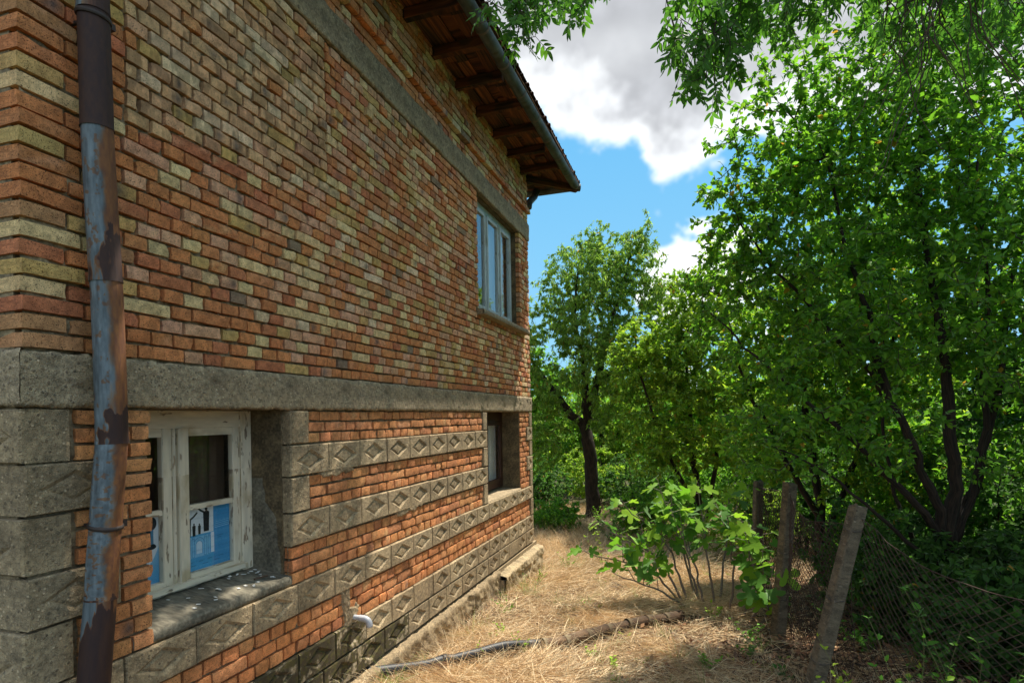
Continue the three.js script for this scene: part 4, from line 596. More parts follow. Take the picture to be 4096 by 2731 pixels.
// ================================================================ PIPE AND TILES ON THE GROUND
{
  const o = thing('plastic_pipe', 'black plastic drain pipe lying in the dry grass', 'pipe', 0.20, groundAt(0.2, 4.2), -4.2);
  const P = []; for (let k = 0; k <= 16; k++) { const t = k / 16, x = mix(-0.25, 1.05, t), w = mix(3.7, 5.25, t) + 0.03 * Math.sin(t * 5); P.push([x - 0.20, groundAt(mix(0.2, 1.05, clamp((t - 0.3) / 0.7)), w) + 0.082 - o.position.y, -w + 4.2]); }
  const black = std({ color: lin(0.016, 0.017, 0.02), roughness: 0.55 }); add(o, 'pipe_wall', tube(P, 0.042, 18), black);
  add(o, 'socket', tube(P.slice(15), 0.047, 18), black); add(o, 'rib', tube(P.slice(8, 9).concat([[P[8][0] + 0.03, P[8][1], P[8][2] - 0.035]]), 0.044, 18), black);
  // a broken line of old clay pipe pieces continues it
  const clayTex = tex(256, (u, v) => { const n = fbm(u * 12, v * 12, 5, 12, 1101), l = smooth(0.56, 0.64, fbm(u * 9 + 3, v * 9, 4, 9, 1103)); const k = 0.42 + 0.35 * (n - 0.5); return [mix(k * 1.05, 0.62, l * 0.6), mix(k * 0.86, 0.60, l * 0.6), mix(k * 0.68, 0.50, l * 0.6)]; });
  const clay = [std({ map: clayTex, bumpMap: clayTex, bumpScale: 0.006, side: THREE.DoubleSide, color: lin(0.95, 0.9, 0.85) }), std({ map: clayTex, bumpMap: clayTex, bumpScale: 0.008, side: THREE.DoubleSide, color: lin(0.42, 0.36, 0.30) })];
  const R = rng(77), A = [1.06, 5.28], B = [2.28, 6.70], n = 7, words = ['pale lichen spotted pipe piece joined to the black pipe', 'second clay pipe piece from the black pipe', 'third clay pipe piece from the black pipe, dark and half buried', 'middle clay pipe piece of the broken line', 'third last clay pipe piece of the broken line', 'second last clay pipe piece, near the fig bush', 'last clay pipe piece of the line, nearest the fig bush'];
  for (let i = 0; i < n; i++) {
    const t0 = i / n, t1 = (i + 0.98) / n, x0 = mix(A[0], B[0], t0), w0 = mix(A[1], B[1], t0), x1 = mix(A[0], B[0], t1), w1 = mix(A[1], B[1], t1), r = i < 2 ? 0.052 : 0.05 + R() * 0.01, p = thing('clay_pipe', words[i], 'clay pipe', x0, groundAt(x0, w0), -w0, 'broken clay pipe pieces in the grass');
    const d = [x1 - x0, groundAt(x1, w1) - p.position.y, -(w1 - w0)], y = i < 2 ? 0.075 : 0.06 - R() * 0.012, pts = []; for (let k = 0; k <= 6; k++) pts.push([d[0] * k / 6 + (R() - 0.5) * 0.004, y + d[1] * k / 6, d[2] * k / 6]);
    const g = tube(pts, pts.map((_, k) => r * (k === 0 ? 1.14 : k === 1 ? 1.08 : 1) * (0.97 + R() * 0.05)), 16, false); add(p, 'pipe_wall', g, clay[i < 2 ? 0 : 1]); add(p, 'pipe_bore', tube(pts.slice(0, 3), r * 0.8, 12, false), clay[1]);
  }
  const sh = thing('roof_tile_piece', 'broken red roof tile lying at the foot of the wall', 'roof tile', 0.32, groundAt(0.32, 4.42) + 0.0, -4.42), sg = new THREE.CylinderGeometry(0.085, 0.10, 0.26, 12, 2, true, -0.3, Math.PI + 0.4); sg.rotateZ(Math.PI / 2); sg.rotateX(-0.2); sg.rotateY(0.9); const sm = add(sh, 'tile_shell', sg, std({ color: lin(0.30, 0.17, 0.12), map: clayTex, side: THREE.DoubleSide })); sm.position.y = 0.02;
}
// ================================================================ TREES AND PLANTS
const barkTex = tex(256, (u, v) => { const n = fbm(u * 10, v * 6, 5, 0, 1201), c = fbm(u * 26, v * 9, 4, 0, 1203), k = 0.38 + 0.35 * (n - 0.5) + 0.4 * (c - 0.5); return [k * 1.02, k * 0.9, k * 0.78]; });
const barkMat = std({ color: lin(0.20, 0.165, 0.14), map: rep(barkTex, 2, 1.5), bumpMap: rep(barkTex, 2, 1.5), bumpScale: 0.012 }), twigMat = std({ color: lin(0.075, 0.055, 0.042) }), figBark = std({ color: lin(0.20, 0.16, 0.13), roughness: 0.8 });
const leafMat = (c = 0xffffff, t = 0.6) => new THREE.MeshPhysicalMaterial({ color: c, roughness: 1, transmission: t, thickness: 0, side: THREE.DoubleSide, specularIntensity: 0.35, clearcoat: 0.12, clearcoatRoughness: 0.3 });
const foliage = leafMat();
// leaf blades lie along +x, one unit long, folded along the midrib and bent at the tip
function leafGeo(width, fold, droop, rows = 3) {
  const pos = [], idx = []; for (let i = 0; i <= rows; i++) { const t = i / rows, r = width / 2 * Math.pow(Math.sin(Math.PI * Math.pow(t, 0.75)), 0.8) + (i === 0 || i === rows ? 0 : 0.01), y = -droop * t * t; if (i === 0 || i === rows) pos.push(t, y, 0); else pos.push(t, y, 0, t, y + fold * r, r, t, y + fold * r, -r); }
  const at = (i, k) => (i === 0 ? 0 : i === rows ? 1 + (rows - 1) * 3 : 1 + (i - 1) * 3 + k);
  for (let i = 0; i < rows; i++) { if (i === 0) idx.push(0, at(1, 1), at(1, 0), 0, at(1, 0), at(1, 2)); else if (i === rows - 1) idx.push(at(i, 0), at(i, 1), at(rows, 0), at(i, 0), at(rows, 0), at(i, 2)); else idx.push(at(i, 0), at(i, 1), at(i + 1, 1), at(i, 0), at(i + 1, 1), at(i + 1, 0), at(i, 0), at(i + 1, 0), at(i + 1, 2), at(i, 0), at(i + 1, 2), at(i, 2)); }
  const g = new THREE.BufferGeometry(); g.setAttribute('position', new THREE.Float32BufferAttribute(pos, 3)); g.setIndex(idx); g.computeVertexNormals(); return g;
}
const LEAF = { ovate: leafGeo(0.56, 0.35, 0.14), peach: leafGeo(0.30, 0.5, 0.3), ash: leafGeo(0.36, 0.3, 0.12, 4), small: leafGeo(0.6, 0.3, 0.1, 2) };
const vA = new THREE.Vector3(), vB = new THREE.Vector3(), vC = new THREE.Vector3(), mB = new THREE.Matrix4();
function leafMatrix(p, dir, nrm, size) { vA.copy(dir).normalize(); vB.copy(nrm).addScaledVector(vA, -nrm.dot(vA)).normalize(); vC.crossVectors(vA, vB); mB.makeBasis(vA, vB, vC); mB.scale(new THREE.Vector3(size, size, size)); mB.setPosition(p); return mB.clone(); }
function tone(R, palette) { const c = palette[Math.floor(R() * palette.length)], k = 0.75 + 0.5 * R(); return new THREE.Color().setRGB(c[0] * k, c[1] * k, c[2] * k); }
const GREEN = {
  plum: [[0.15, 0.36, 0.02], [0.19, 0.43, 0.022], [0.10, 0.27, 0.020], [0.26, 0.50, 0.026], [0.15, 0.36, 0.028]],
  lime: [[0.25, 0.43, 0.024], [0.31, 0.49, 0.028], [0.19, 0.36, 0.024], [0.36, 0.50, 0.034]],
  peach: [[0.21, 0.38, 0.04], [0.27, 0.45, 0.05], [0.16, 0.31, 0.038], [0.34, 0.49, 0.06]],
  ash: [[0.095, 0.27, 0.022], [0.13, 0.33, 0.026], [0.08, 0.22, 0.024]],
  dark: [[0.07, 0.19, 0.02], [0.09, 0.23, 0.024], [0.055, 0.15, 0.02]],
};
// A tree: limbs given as polylines [x, y, w, radius]; twigs grow from them to points spread through the crown's lobes; leaves sit along the twigs.
function growTree(o) {
  const R = rng(o.seed), t = thing(o.name, o.label, o.category ?? 'tree', o.base[0], o.base[1], -o.base[2], o.group), B = t.position;
  const nx = [], ny = [], nz = [], par = [], rad = [], own = [];
  const node = (x, y, z, p, r, limb) => { nx.push(x); ny.push(y); nz.push(z); par.push(p); rad.push(r); own.push(limb); return nx.length - 1; };
  o.limbs.forEach((L, li) => {
    const c = new THREE.CatmullRomCurve3(L.map((q) => new THREE.Vector3(q[0], q[1], -q[2]))), n = Math.max(4, Math.ceil(c.getLength() / 0.14)), pts = c.getPoints(n); let p = -1; const rs = [];
    pts.forEach((q, i) => { const f = (i / n) * (L.length - 1), k = Math.min(L.length - 2, Math.floor(f)), r = mix(L[k][3], L[k + 1][3], f - k); q.x += (fbm(i * 0.5, li * 7, 2, 0, o.seed) - 0.5) * 0.08; q.z += (fbm(i * 0.5, li * 7 + 3, 2, 0, o.seed) - 0.5) * 0.08; rs.push(r * (0.94 + 0.12 * R())); if (i > n * (o.bare ?? 0.3) || li) p = node(q.x, q.y, q.z, p, r, true); q.sub(B); });
    add(t, li ? 'limb' : 'trunk', tube(pts, rs, rs[0] > 0.05 ? 10 : 6), barkMat);
  });
  // points the twigs grow to
  const vol = o.lobes.map((e) => e[3] * e[4] * e[5] * (e[6] ?? 1)), total = vol.reduce((a, b) => a + b, 0), att = [];
  let guard = 0; while (att.length < o.tips && guard++ < o.tips * 30) {
    let q = R() * total, k = 0; while (q > vol[k]) q -= vol[k++]; const e = o.lobes[k], th = R() * 6.2832, cz = R() * 2 - 1, sr = Math.sqrt(1 - cz * cz), rr = Math.pow(R(), 0.42);
    const x = e[0] + e[3] * rr * sr * Math.cos(th), y = e[1] + e[4] * rr * cz, w = e[2] + e[5] * rr * sr * Math.sin(th);
    if (0.5 * fbm(x * 1.9 + w, y * 1.9, 2, 0, o.seed + 3) + 0.5 * fbm(w * 1.9 + 7, y * 1.9 - x, 2, 0, o.seed + 4) < (o.gap ?? 0.42) || x < 0.75 && w < FAR + 0.8 && y < 6.4 && !o.free || y < (o.floor ?? -9)) continue;
    att.push([x, y, -w, 0]);
  }
  const n0 = nx.length; for (const a of att) { let b = 1e9; for (let i = 0; i < n0; i++) { const d = (nx[i] - a[0]) ** 2 + (ny[i] - a[1]) ** 2 + (nz[i] - a[2]) ** 2; if (d < b) b = d; } a[3] = b; } att.sort((a, b) => a[3] - b[3]);
  const leaves = [], dir = new THREE.Vector3(), nrm = new THREE.Vector3(), pos = new THREE.Vector3(), side = new THREE.Vector3();
  const step = o.step ?? 0.2;
  for (const a of att) {
    let b = 1e9, bi = 0; for (let i = 0; i < nx.length; i++) { const d = (nx[i] - a[0]) ** 2 + (nz[i] - a[2]) ** 2 + (ny[i] - a[1]) ** 2 * (ny[i] > a[1] ? 1.7 : 1); if (d < b) { b = d; bi = i; } }
    const dx = a[0] - nx[bi], dy = a[1] - ny[bi], dz = a[2] - nz[bi], len = Math.hypot(dx, dy, dz), n = Math.max(1, Math.round(len / step)); let p = bi; const sx = nx[bi], sy = ny[bi], sz = nz[bi], bow = (R() - 0.3) * 0.2 * len, jx = (R() - 0.5) * 0.16 * len, jz = (R() - 0.5) * 0.16 * len;
    for (let i = 1; i <= n; i++) { const f = i / n, s = Math.sin(Math.PI * f); p = node(sx + dx * f + jx * s, sy + dy * f + bow * s, sz + dz * f + jz * s, p, 0, false); }
    // leaves along the last stretch
    dir.set(dx, dy, dz).normalize(); if (len < 1e-4) dir.set(0, 1, 0); const run = Math.min(len, o.run ?? 0.34) + 0.06;
    if (o.compound) {
      for (let c = 0; c < o.compound; c++) {
        const q = pos.set(a[0], a[1], a[2]).addScaledVector(dir, -run * R() * (c ? 1 : 0)).clone(), rd = new THREE.Vector3(R() - 0.5, -0.5 - R() * 0.7, R() - 0.5).addScaledVector(dir, 0.5).normalize(), rl = 0.11 + R() * 0.09, pr = new THREE.Vector3().crossVectors(rd, new THREE.Vector3(R() - 0.5, 0.2, R() - 0.5)).normalize(), nn = new THREE.Vector3().crossVectors(rd, pr);
        const rach = [q.clone(), q.clone().addScaledVector(rd, rl)]; let pp = node(q.x, q.y, q.z, p, 0, false); pp = node(rach[1].x, rach[1].y, rach[1].z, pp, 0, false);
        for (let k = 0; k < 7; k++) { const f = k === 6 ? 1 : 0.35 + 0.28 * Math.floor(k / 2), sg = k === 6 ? 0 : k % 2 ? 1 : -1; side.copy(rd).multiplyScalar(k === 6 ? 1 : 0.55).addScaledVector(pr, sg * (0.8 + R() * 0.3)); side.y -= 0.25; side.x += (R() - 0.5) * 0.3; side.z += (R() - 0.5) * 0.3; nrm.copy(nn).add(vC.set(R() - 0.5, R() - 0.2, R() - 0.5)); leaves.push({ m: leafMatrix(pos.copy(q).addScaledVector(rd, rl * f), side, nrm, o.leaf * (0.7 + 0.5 * R())), c: tone(R, o.palette) }); }
      }
    } else for (let k = 0; k < o.perTwig; k++) {
      const f = (k + R()) / o.perTwig; pos.set(a[0], a[1], a[2]).addScaledVector(dir, -run * f); pos.x += (R() - 0.5) * 0.02; pos.z += (R() - 0.5) * 0.02;
      side.set(R() - 0.5, R() - 0.5, R() - 0.5).normalize().addScaledVector(dir, 0.35 + (k === 0 ? 1 : 0)); side.y -= (o.hang ?? 0.35) * R() * 1.6;
      nrm.set((R() - 0.5) * 1.5 + 0.1, 0.75, (R() - 0.5) * 1.5); leaves.push({ m: leafMatrix(pos, side, nrm, o.leaf * (0.55 + 0.75 * R())), c: R() < (o.yellow ?? 0.006) ? new THREE.Color().setRGB(0.5, 0.3, 0.03) : tone(R, o.palette) });
    }
  }
  // branch thickness from what each carries
  const N = nx.length, acc = new Float32Array(N), tip = o.tipRadius ?? 0.0022; for (let i = N - 1; i >= 0; i--) { if (!own[i]) { rad[i] = Math.max(tip, Math.pow(acc[i], 1 / 2.5)); if (par[i] >= 0) acc[par[i]] += Math.pow(rad[i], 2.5); } }
  const P = [], I = []; const u1 = new THREE.Vector3(), u2 = new THREE.Vector3(), d = new THREE.Vector3();
  for (let i = 0; i < N; i++) {
    if (own[i] || par[i] < 0) continue; const q = par[i], r1 = rad[i], r0 = Math.min(own[q] ? Math.min(rad[q] * 0.7, r1 * 1.25) : rad[q], r1 * 1.6), k = r1 > 0.012 ? 5 : 3;
    d.set(nx[i] - nx[q], ny[i] - ny[q], nz[i] - nz[q]); if (d.lengthSq() < 1e-8) continue; d.normalize(); u1.set(d.y, d.z, d.x).cross(d).normalize(); u2.crossVectors(d, u1); const b = P.length / 3;
    for (const [j, r] of [[q, r0], [i, r1]]) for (let s = 0; s < k; s++) { const c = Math.cos(s / k * 6.2832) * r, e = Math.sin(s / k * 6.2832) * r; P.push(nx[j] + u1.x * c + u2.x * e - B.x, ny[j] + u1.y * c + u2.y * e - B.y, nz[j] + u1.z * c + u2.z * e - B.z); }
    for (let s = 0; s < k; s++) { const s2 = (s + 1) % k; I.push(b + s, b + s2, b + k + s, b + s2, b + k + s2, b + k + s); }
  }
  const g = new THREE.BufferGeometry(); g.setAttribute('position', new THREE.Float32BufferAttribute(P, 3)); g.setIndex(I); g.computeVertexNormals(); add(t, 'twigs', g, o.twigMat ?? twigMat).userData.kind = 'stuff';
  let rest = leaves; const geo = LEAF[o.leafShape ?? 'ovate'];
  if (o.alone) {                                                    // the leaves that show largest are single parts
    for (const l of leaves) { pos.setFromMatrixPosition(l.m); l.s = seenArea(pos, 1); } rest = [...leaves].sort((a, b) => b.s - a.s);
    const one = rest.slice(0, o.alone).filter((l) => l.s > 0); rest = rest.slice(one.length); const mats = o.palette.map((c) => leafMat(lin(...c)));
    one.forEach((l, i) => { const e = add(t, 'leaf', geo, mats[i % mats.length]); l.m.decompose(e.position, e.quaternion, e.scale); e.position.sub(B); });
  }
  const back = new THREE.Matrix4().makeTranslation(-B.x, -B.y, -B.z); for (const l of rest) l.m.premultiply(back); instanced(t, 'crown', geo, foliage, rest);
  return t;
}
growTree({ name: 'peach_tree', label: 'peach tree with dark bent trunk and drooping narrow leaves beyond the house corner', seed: 11, base: [-0.04, -0.3, 14.1], bare: 0.55,
  limbs: [[[-0.04, -0.3, 14.1, 0.19], [-0.02, 0.6, 14.1, 0.165], [-0.08, 1.5, 14.1, 0.155], [-0.2, 2.1, 14.2, 0.14]], [[-0.2, 2.05, 14.2, 0.12], [-0.6, 2.4, 14.2, 0.095], [-1.0, 3.0, 14.1, 0.075], [-1.4, 3.6, 14, 0.04], [-1.7, 4.4, 13.9, 0.02]], [[-0.2, 2.05, 14.2, 0.12], [0.05, 3.0, 14.3, 0.09], [0.35, 4.2, 14.4, 0.06], [0.7, 5.4, 14.6, 0.035], [0.95, 6.5, 14.7, 0.015]], [[-0.15, 2.2, 14.2, 0.1], [-0.2, 3.4, 14.2, 0.07], [-0.4, 4.8, 14.2, 0.04], [-0.3, 6.0, 14.3, 0.015]], [[0.05, 3.0, 14.3, 0.06], [0.8, 3.6, 14.2, 0.045], [1.4, 4.2, 14.3, 0.025]]],
  lobes: [[-0.2, 5.2, 14.3, 1.2, 1.6, 1.2], [0.9, 5.7, 14.6, 1.0, 1.2, 1.0], [1.2, 6.7, 14.7, 0.4, 0.7, 0.4], [0.1, 6.6, 14.4, 0.5, 0.6, 0.5], [-1.2, 4.5, 14.0, 0.7, 1.3, 0.9], [-1.0, 2.6, 13.9, 0.8, 1.1, 0.7, 0.8], [1.1, 3.6, 14.2, 1.0, 1.2, 0.9], [0.0, 3.6, 13.7, 1.0, 1.0, 0.7], [1.7, 5.0, 14.5, 0.6, 0.8, 0.7], [-1.7, 3.2, 13.6, 0.6, 1.0, 0.6], [-1.3, 1.6, 13.5, 0.7, 0.7, 0.6, 0.8], [0.6, 2.3, 13.6, 0.8, 0.7, 0.6, 0.7], [-0.7, 2.9, 13.5, 0.6, 0.6, 0.4, 1.2]], tips: 4600, perTwig: 15, leaf: 0.09, leafShape: 'peach', hang: 1.1, palette: GREEN.peach, yellow: 0.012, gap: 0.40 });
growTree({ name: 'plum_thicket', label: 'bright lime green young tree standing at the end of the dry yard', seed: 12, base: [2.5, -0.3, 12.9],
  limbs: [[[2.5, -0.3, 12.9, 0.07], [2.4, 1.0, 12.9, 0.06], [2.3, 2.4, 12.9, 0.045], [2.2, 4.0, 12.9, 0.02]], [[2.5, -0.3, 12.95, 0.05], [2.8, 1.2, 12.9, 0.045], [3.0, 2.8, 12.8, 0.03], [2.9, 4.8, 12.9, 0.012]], [[2.45, 0.2, 12.8, 0.05], [1.9, 1.4, 12.7, 0.04], [1.4, 2.8, 12.6, 0.025], [1.2, 4.0, 12.6, 0.01]]],
  lobes: [[2.1, 2.9, 12.8, 1.5, 1.9, 1.2], [2.8, 4.5, 12.9, 1.1, 1.2, 1.0], [3.1, 5.4, 12.7, 0.8, 0.7, 0.8], [2.2, 4.9, 12.7, 0.6, 0.5, 0.6], [1.5, 3.6, 12.6, 0.9, 0.95, 0.8], [3.2, 2.6, 12.3, 1.1, 1.5, 1.0], [1.9, 1.2, 12.4, 1.0, 0.7, 0.8, 0.6]], tips: 3000, perTwig: 15, leaf: 0.085, palette: GREEN.lime, yellow: 0.008 });
growTree({ name: 'plum_tree', label: 'leafy plum tree behind the fence, between the lime green tree and the many stemmed one', seed: 13, base: [4.2, -0.3, 9.5],
  limbs: [[[4.2, -0.3, 9.5, 0.08], [4.15, 1.0, 9.5, 0.065], [4.0, 2.4, 9.5, 0.05], [3.8, 4.4, 9.4, 0.015]], [[4.2, 0.3, 9.5, 0.05], [4.7, 1.8, 9.6, 0.04], [5.2, 3.6, 9.6, 0.02], [5.3, 5.0, 9.7, 0.01]], [[4.1, 0.8, 9.4, 0.045], [3.6, 1.8, 9.2, 0.035], [3.1, 2.8, 9.1, 0.02], [2.9, 3.8, 9.0, 0.01]]],
  lobes: [[3.8, 3.0, 9.3, 1.1, 1.4, 1.0], [3.4, 4.1, 9.2, 0.8, 0.75, 0.8], [5.0, 3.6, 9.5, 1.3, 1.7, 1.1], [3.5, 1.8, 9.0, 0.8, 0.6, 0.7], [4.8, 1.6, 9.2, 1.0, 0.9, 0.8], [4.5, 4.4, 8.6, 0.9, 0.9, 0.7]], tips: 2900, perTwig: 14, leaf: 0.078, palette: [...GREEN.plum, ...GREEN.lime] });
growTree({ name: 'many_stemmed_tree', label: 'large many stemmed plum tree rising behind the sagging wire fence', seed: 14, base: [4.85, -0.15, 6.95], alone: 300, bare: 0.5, tipRadius: 0.0026,
  limbs: [[[4.85, -0.15, 6.95, 0.0851], [4.82, 0.6, 6.8, 0.0740], [4.82, 1.2, 6.65, 0.0629], [4.8, 2.2, 6.6, 0.0518], [4.72, 3.2, 6.6, 0.0370], [4.6, 4.6, 6.7, 0.0222], [4.7, 6.2, 6.8, 0.0089]],
    [[4.82, 0.9, 6.7, 0.0518], [4.55, 1.7, 6.5, 0.0407], [4.2, 2.5, 6.4, 0.0333], [3.95, 3.6, 6.3, 0.0222], [3.7, 4.8, 6.3, 0.0089]], [[4.8, 1.0, 6.7, 0.0407], [4.3, 1.6, 6.4, 0.0311], [3.7, 2.2, 6.2, 0.0222], [3.1, 2.75, 6.0, 0.0133], [2.6, 3.3, 5.9, 0.0059]],
    [[4.85, 1.0, 6.75, 0.0518], [5.2, 2.0, 6.9, 0.0407], [5.5, 3.4, 7.1, 0.0259], [5.8, 5.0, 7.3, 0.0111]], [[4.85, 0.8, 6.8, 0.0370], [5.05, 1.8, 6.7, 0.0311], [5.1, 3.2, 6.6, 0.0222], [5.0, 4.8, 6.5, 0.0089]], [[4.8, 0.7, 6.7, 0.0259], [4.2, 1.2, 6.3, 0.0192], [3.6, 1.75, 6.1, 0.0118], [3.1, 2.0, 5.9, 0.0059]], [[4.2, 2.5, 6.4, 0.0259], [3.6, 3.2, 6.2, 0.0185], [3.0, 4.0, 6.0, 0.0089], [2.7, 4.5, 5.9, 0.0044]], [[4.85, 0.3, 6.9, 0.0296], [4.5, 1.1, 6.9, 0.0222], [4.3, 2.4, 7.0, 0.0148], [4.2, 4.0, 7.0, 0.0074]]],
  lobes: [[4.3, 4.0, 6.4, 1.5, 1.5, 1.1, 1.1], [3.3, 3.3, 6.15, 0.95, 0.9, 0.75], [2.95, 4.25, 6.05, 0.6, 0.75, 0.5, 1.2], [5.5, 4.5, 7.1, 1.4, 2.1, 1.2], [3.5, 5.2, 6.4, 0.9, 0.8, 0.8], [3.4, 2.15, 6.1, 0.85, 0.5, 0.6], [5.3, 2.3, 6.9, 1.1, 1.0, 1.0, 0.6], [4.6, 6.0, 6.9, 1.5, 0.9, 1.2], [4.3, 2.5, 6.2, 0.9, 0.8, 0.6, 0.6], [2.75, 3.6, 6.0, 0.45, 0.5, 0.4, 1.2], [5.6, 3.2, 6.6, 1.0, 1.2, 0.8], [3.8, 4.9, 7.3, 0.9, 0.8, 0.7, 1.3], [4.6, 5.0, 7.6, 1.2, 0.9, 0.8, 1.3]], tips: 5600, perTwig: 11, leaf: 0.066, palette: GREEN.plum, gap: 0.40 });
growTree({ name: 'ash_tree', label: 'ash tree whose feathered leaf sprays hang into view along the top of the picture', seed: 15, base: [5.6, 0.2, 1.6], alone: 300, bare: 0.7, free: true, tipRadius: 0.002,
  limbs: [[[5.6, 0.1, 1.6, 0.17], [5.5, 2.2, 1.7, 0.15], [5.3, 4.4, 1.9, 0.12], [5.0, 6.0, 2.4, 0.09]], [[5.2, 5.2, 2.1, 0.08], [4.6, 6.0, 3.1, 0.06], [4.1, 6.2, 4.1, 0.04], [3.7, 6.0, 4.9, 0.015]], [[5.0, 5.9, 2.4, 0.07], [3.8, 6.5, 2.9, 0.05], [2.6, 6.4, 3.5, 0.03], [1.7, 5.9, 3.8, 0.012]], [[4.1, 6.2, 4.1, 0.03], [3.4, 5.9, 4.2, 0.02], [2.7, 5.4, 4.15, 0.008]], [[3.0, 6.45, 3.3, 0.03], [1.9, 7.0, 3.9, 0.02], [0.9, 6.95, 4.3, 0.01]], [[1.9, 7.0, 3.9, 0.02], [1.4, 7.2, 4.8, 0.014], [1.1, 7.2, 5.9, 0.006]]],
  lobes: [[1.50, 5.20, 3.85, 0.42, 0.42, 0.3, 3.4], [2.62, 5.0, 4.12, 0.32, 0.52, 0.3, 4.2], [3.35, 5.25, 4.3, 0.6, 0.55, 0.5, 2.2], [4.4, 5.4, 4.8, 0.8, 0.7, 0.6, 1.8], [2.6, 6.5, 3.8, 1.7, 0.6, 1.1, 0.8], [4.2, 6.7, 4.0, 1.5, 0.9, 1.2, 0.8], [1.0, 6.95, 4.3, 0.9, 0.45, 0.9, 2.4], [1.1, 7.15, 5.6, 0.75, 0.4, 1.1, 2.0]], tips: 1900, compound: 2, leaf: 0.072, leafShape: 'ash', palette: GREEN.ash, gap: 0.36 });
// thin leafless shoots of the ash hanging down in front of the big tree
{
  const R = rng(99), ash = scene.children.find((o) => o.name === 'ash_tree'), B = ash.position, list = [];
  for (let k = 0; k < 26; k++) { let x = 4.0 + (R() - 0.5) * 0.5, y = 5.75, w = 4.55 + (R() - 0.5) * 0.4; const ex = x + (R() - 0.5) * 1.3, ey = 3.85 + R() * 0.9, ew = w + (R() - 0.5) * 0.5, P = []; for (let i = 0; i <= 14; i++) { const t = i / 14; P.push([mix(x, ex, t * t) + 0.03 * Math.sin(i * 1.3 + k) - B.x, mix(y, ey, t) - B.y, -(mix(w, ew, t) + 0.03 * Math.cos(i * 1.7 + k)) - B.z]); } list.push(tube(P, P.map((_, i) => mix(0.0065, 0.0022, i / 14)), 5, false)); }
  add(ash, 'hanging_shoots', merged(list), std({ color: lin(0.09, 0.06, 0.045) })).userData.kind = 'stuff';
}
// trees farther back and along the right
for (const [x, w, h, r, seed, pal, label] of [
  [-3.2, 18.0, 5.6, 2.0, 21, 'plum', 'background tree seen between the house corner and the dark trunk'], [-0.8, 20.0, 5.4, 2.0, 22, 'lime', 'sunlit background tree behind the dark bent trunk'], [2.6, 18.5, 5.0, 2.0, 23, 'plum', 'background tree behind the lime green tree'],
  [5.6, 15.5, 5.8, 2.1, 24, 'plum', 'tall background tree showing above the plum tree behind the fence'], [8.0, 12.0, 6.8, 2.2, 25, 'dark', 'tall background tree on the right beyond the many stemmed tree'], [8.2, 8.2, 6.4, 1.9, 26, 'dark', 'dark background tree at the right edge behind the many stemmed tree'], [7.0, 5.0, 5.2, 1.5, 27, 'dark', 'dark tree at the right picture edge behind the bulging wire panel'], [10.5, 9.5, 6.0, 2.2, 28, 'dark', 'farthest background tree on the right side']]) {
  const g = groundAt(x, w), q = h / 6;
  growTree({ name: 'background_tree', label, seed, base: [x, g - 0.05, w], group: 'trees closing the yard', limbs: [[[x, g - 0.1, w, 0.12 * q], [x + 0.1, g + h * 0.25, w, 0.10 * q], [x - 0.1, g + h * 0.55, w, 0.07 * q], [x, g + h * 0.9, w, 0.02]], [[x + 0.05, g + h * 0.2, w, 0.06], [x + r * 0.4, g + h * 0.4, w - 0.3, 0.04], [x + r * 0.7, g + h * 0.62, w - 0.4, 0.015]], [[x + 0.05, g + h * 0.22, w, 0.06], [x - r * 0.4, g + h * 0.42, w - 0.2, 0.04], [x - r * 0.75, g + h * 0.6, w - 0.3, 0.015]]],
    lobes: [[x, g + h * 0.62, w, r * 0.8, h * 0.34, r * 0.7], [x + r * 0.55, g + h * 0.45, w - 0.2, r * 0.6, h * 0.28, r * 0.6], [x - r * 0.55, g + h * 0.47, w - 0.2, r * 0.6, h * 0.3, r * 0.6], [x, g + h * 0.24, w - 0.5, r * 0.8, h * 0.2, r * 0.5]], tips: 1500, perTwig: 14, leaf: 0.12, leafShape: 'small', palette: GREEN[pal], step: 0.3, gap: 0.4, tipRadius: 0.003 });
}
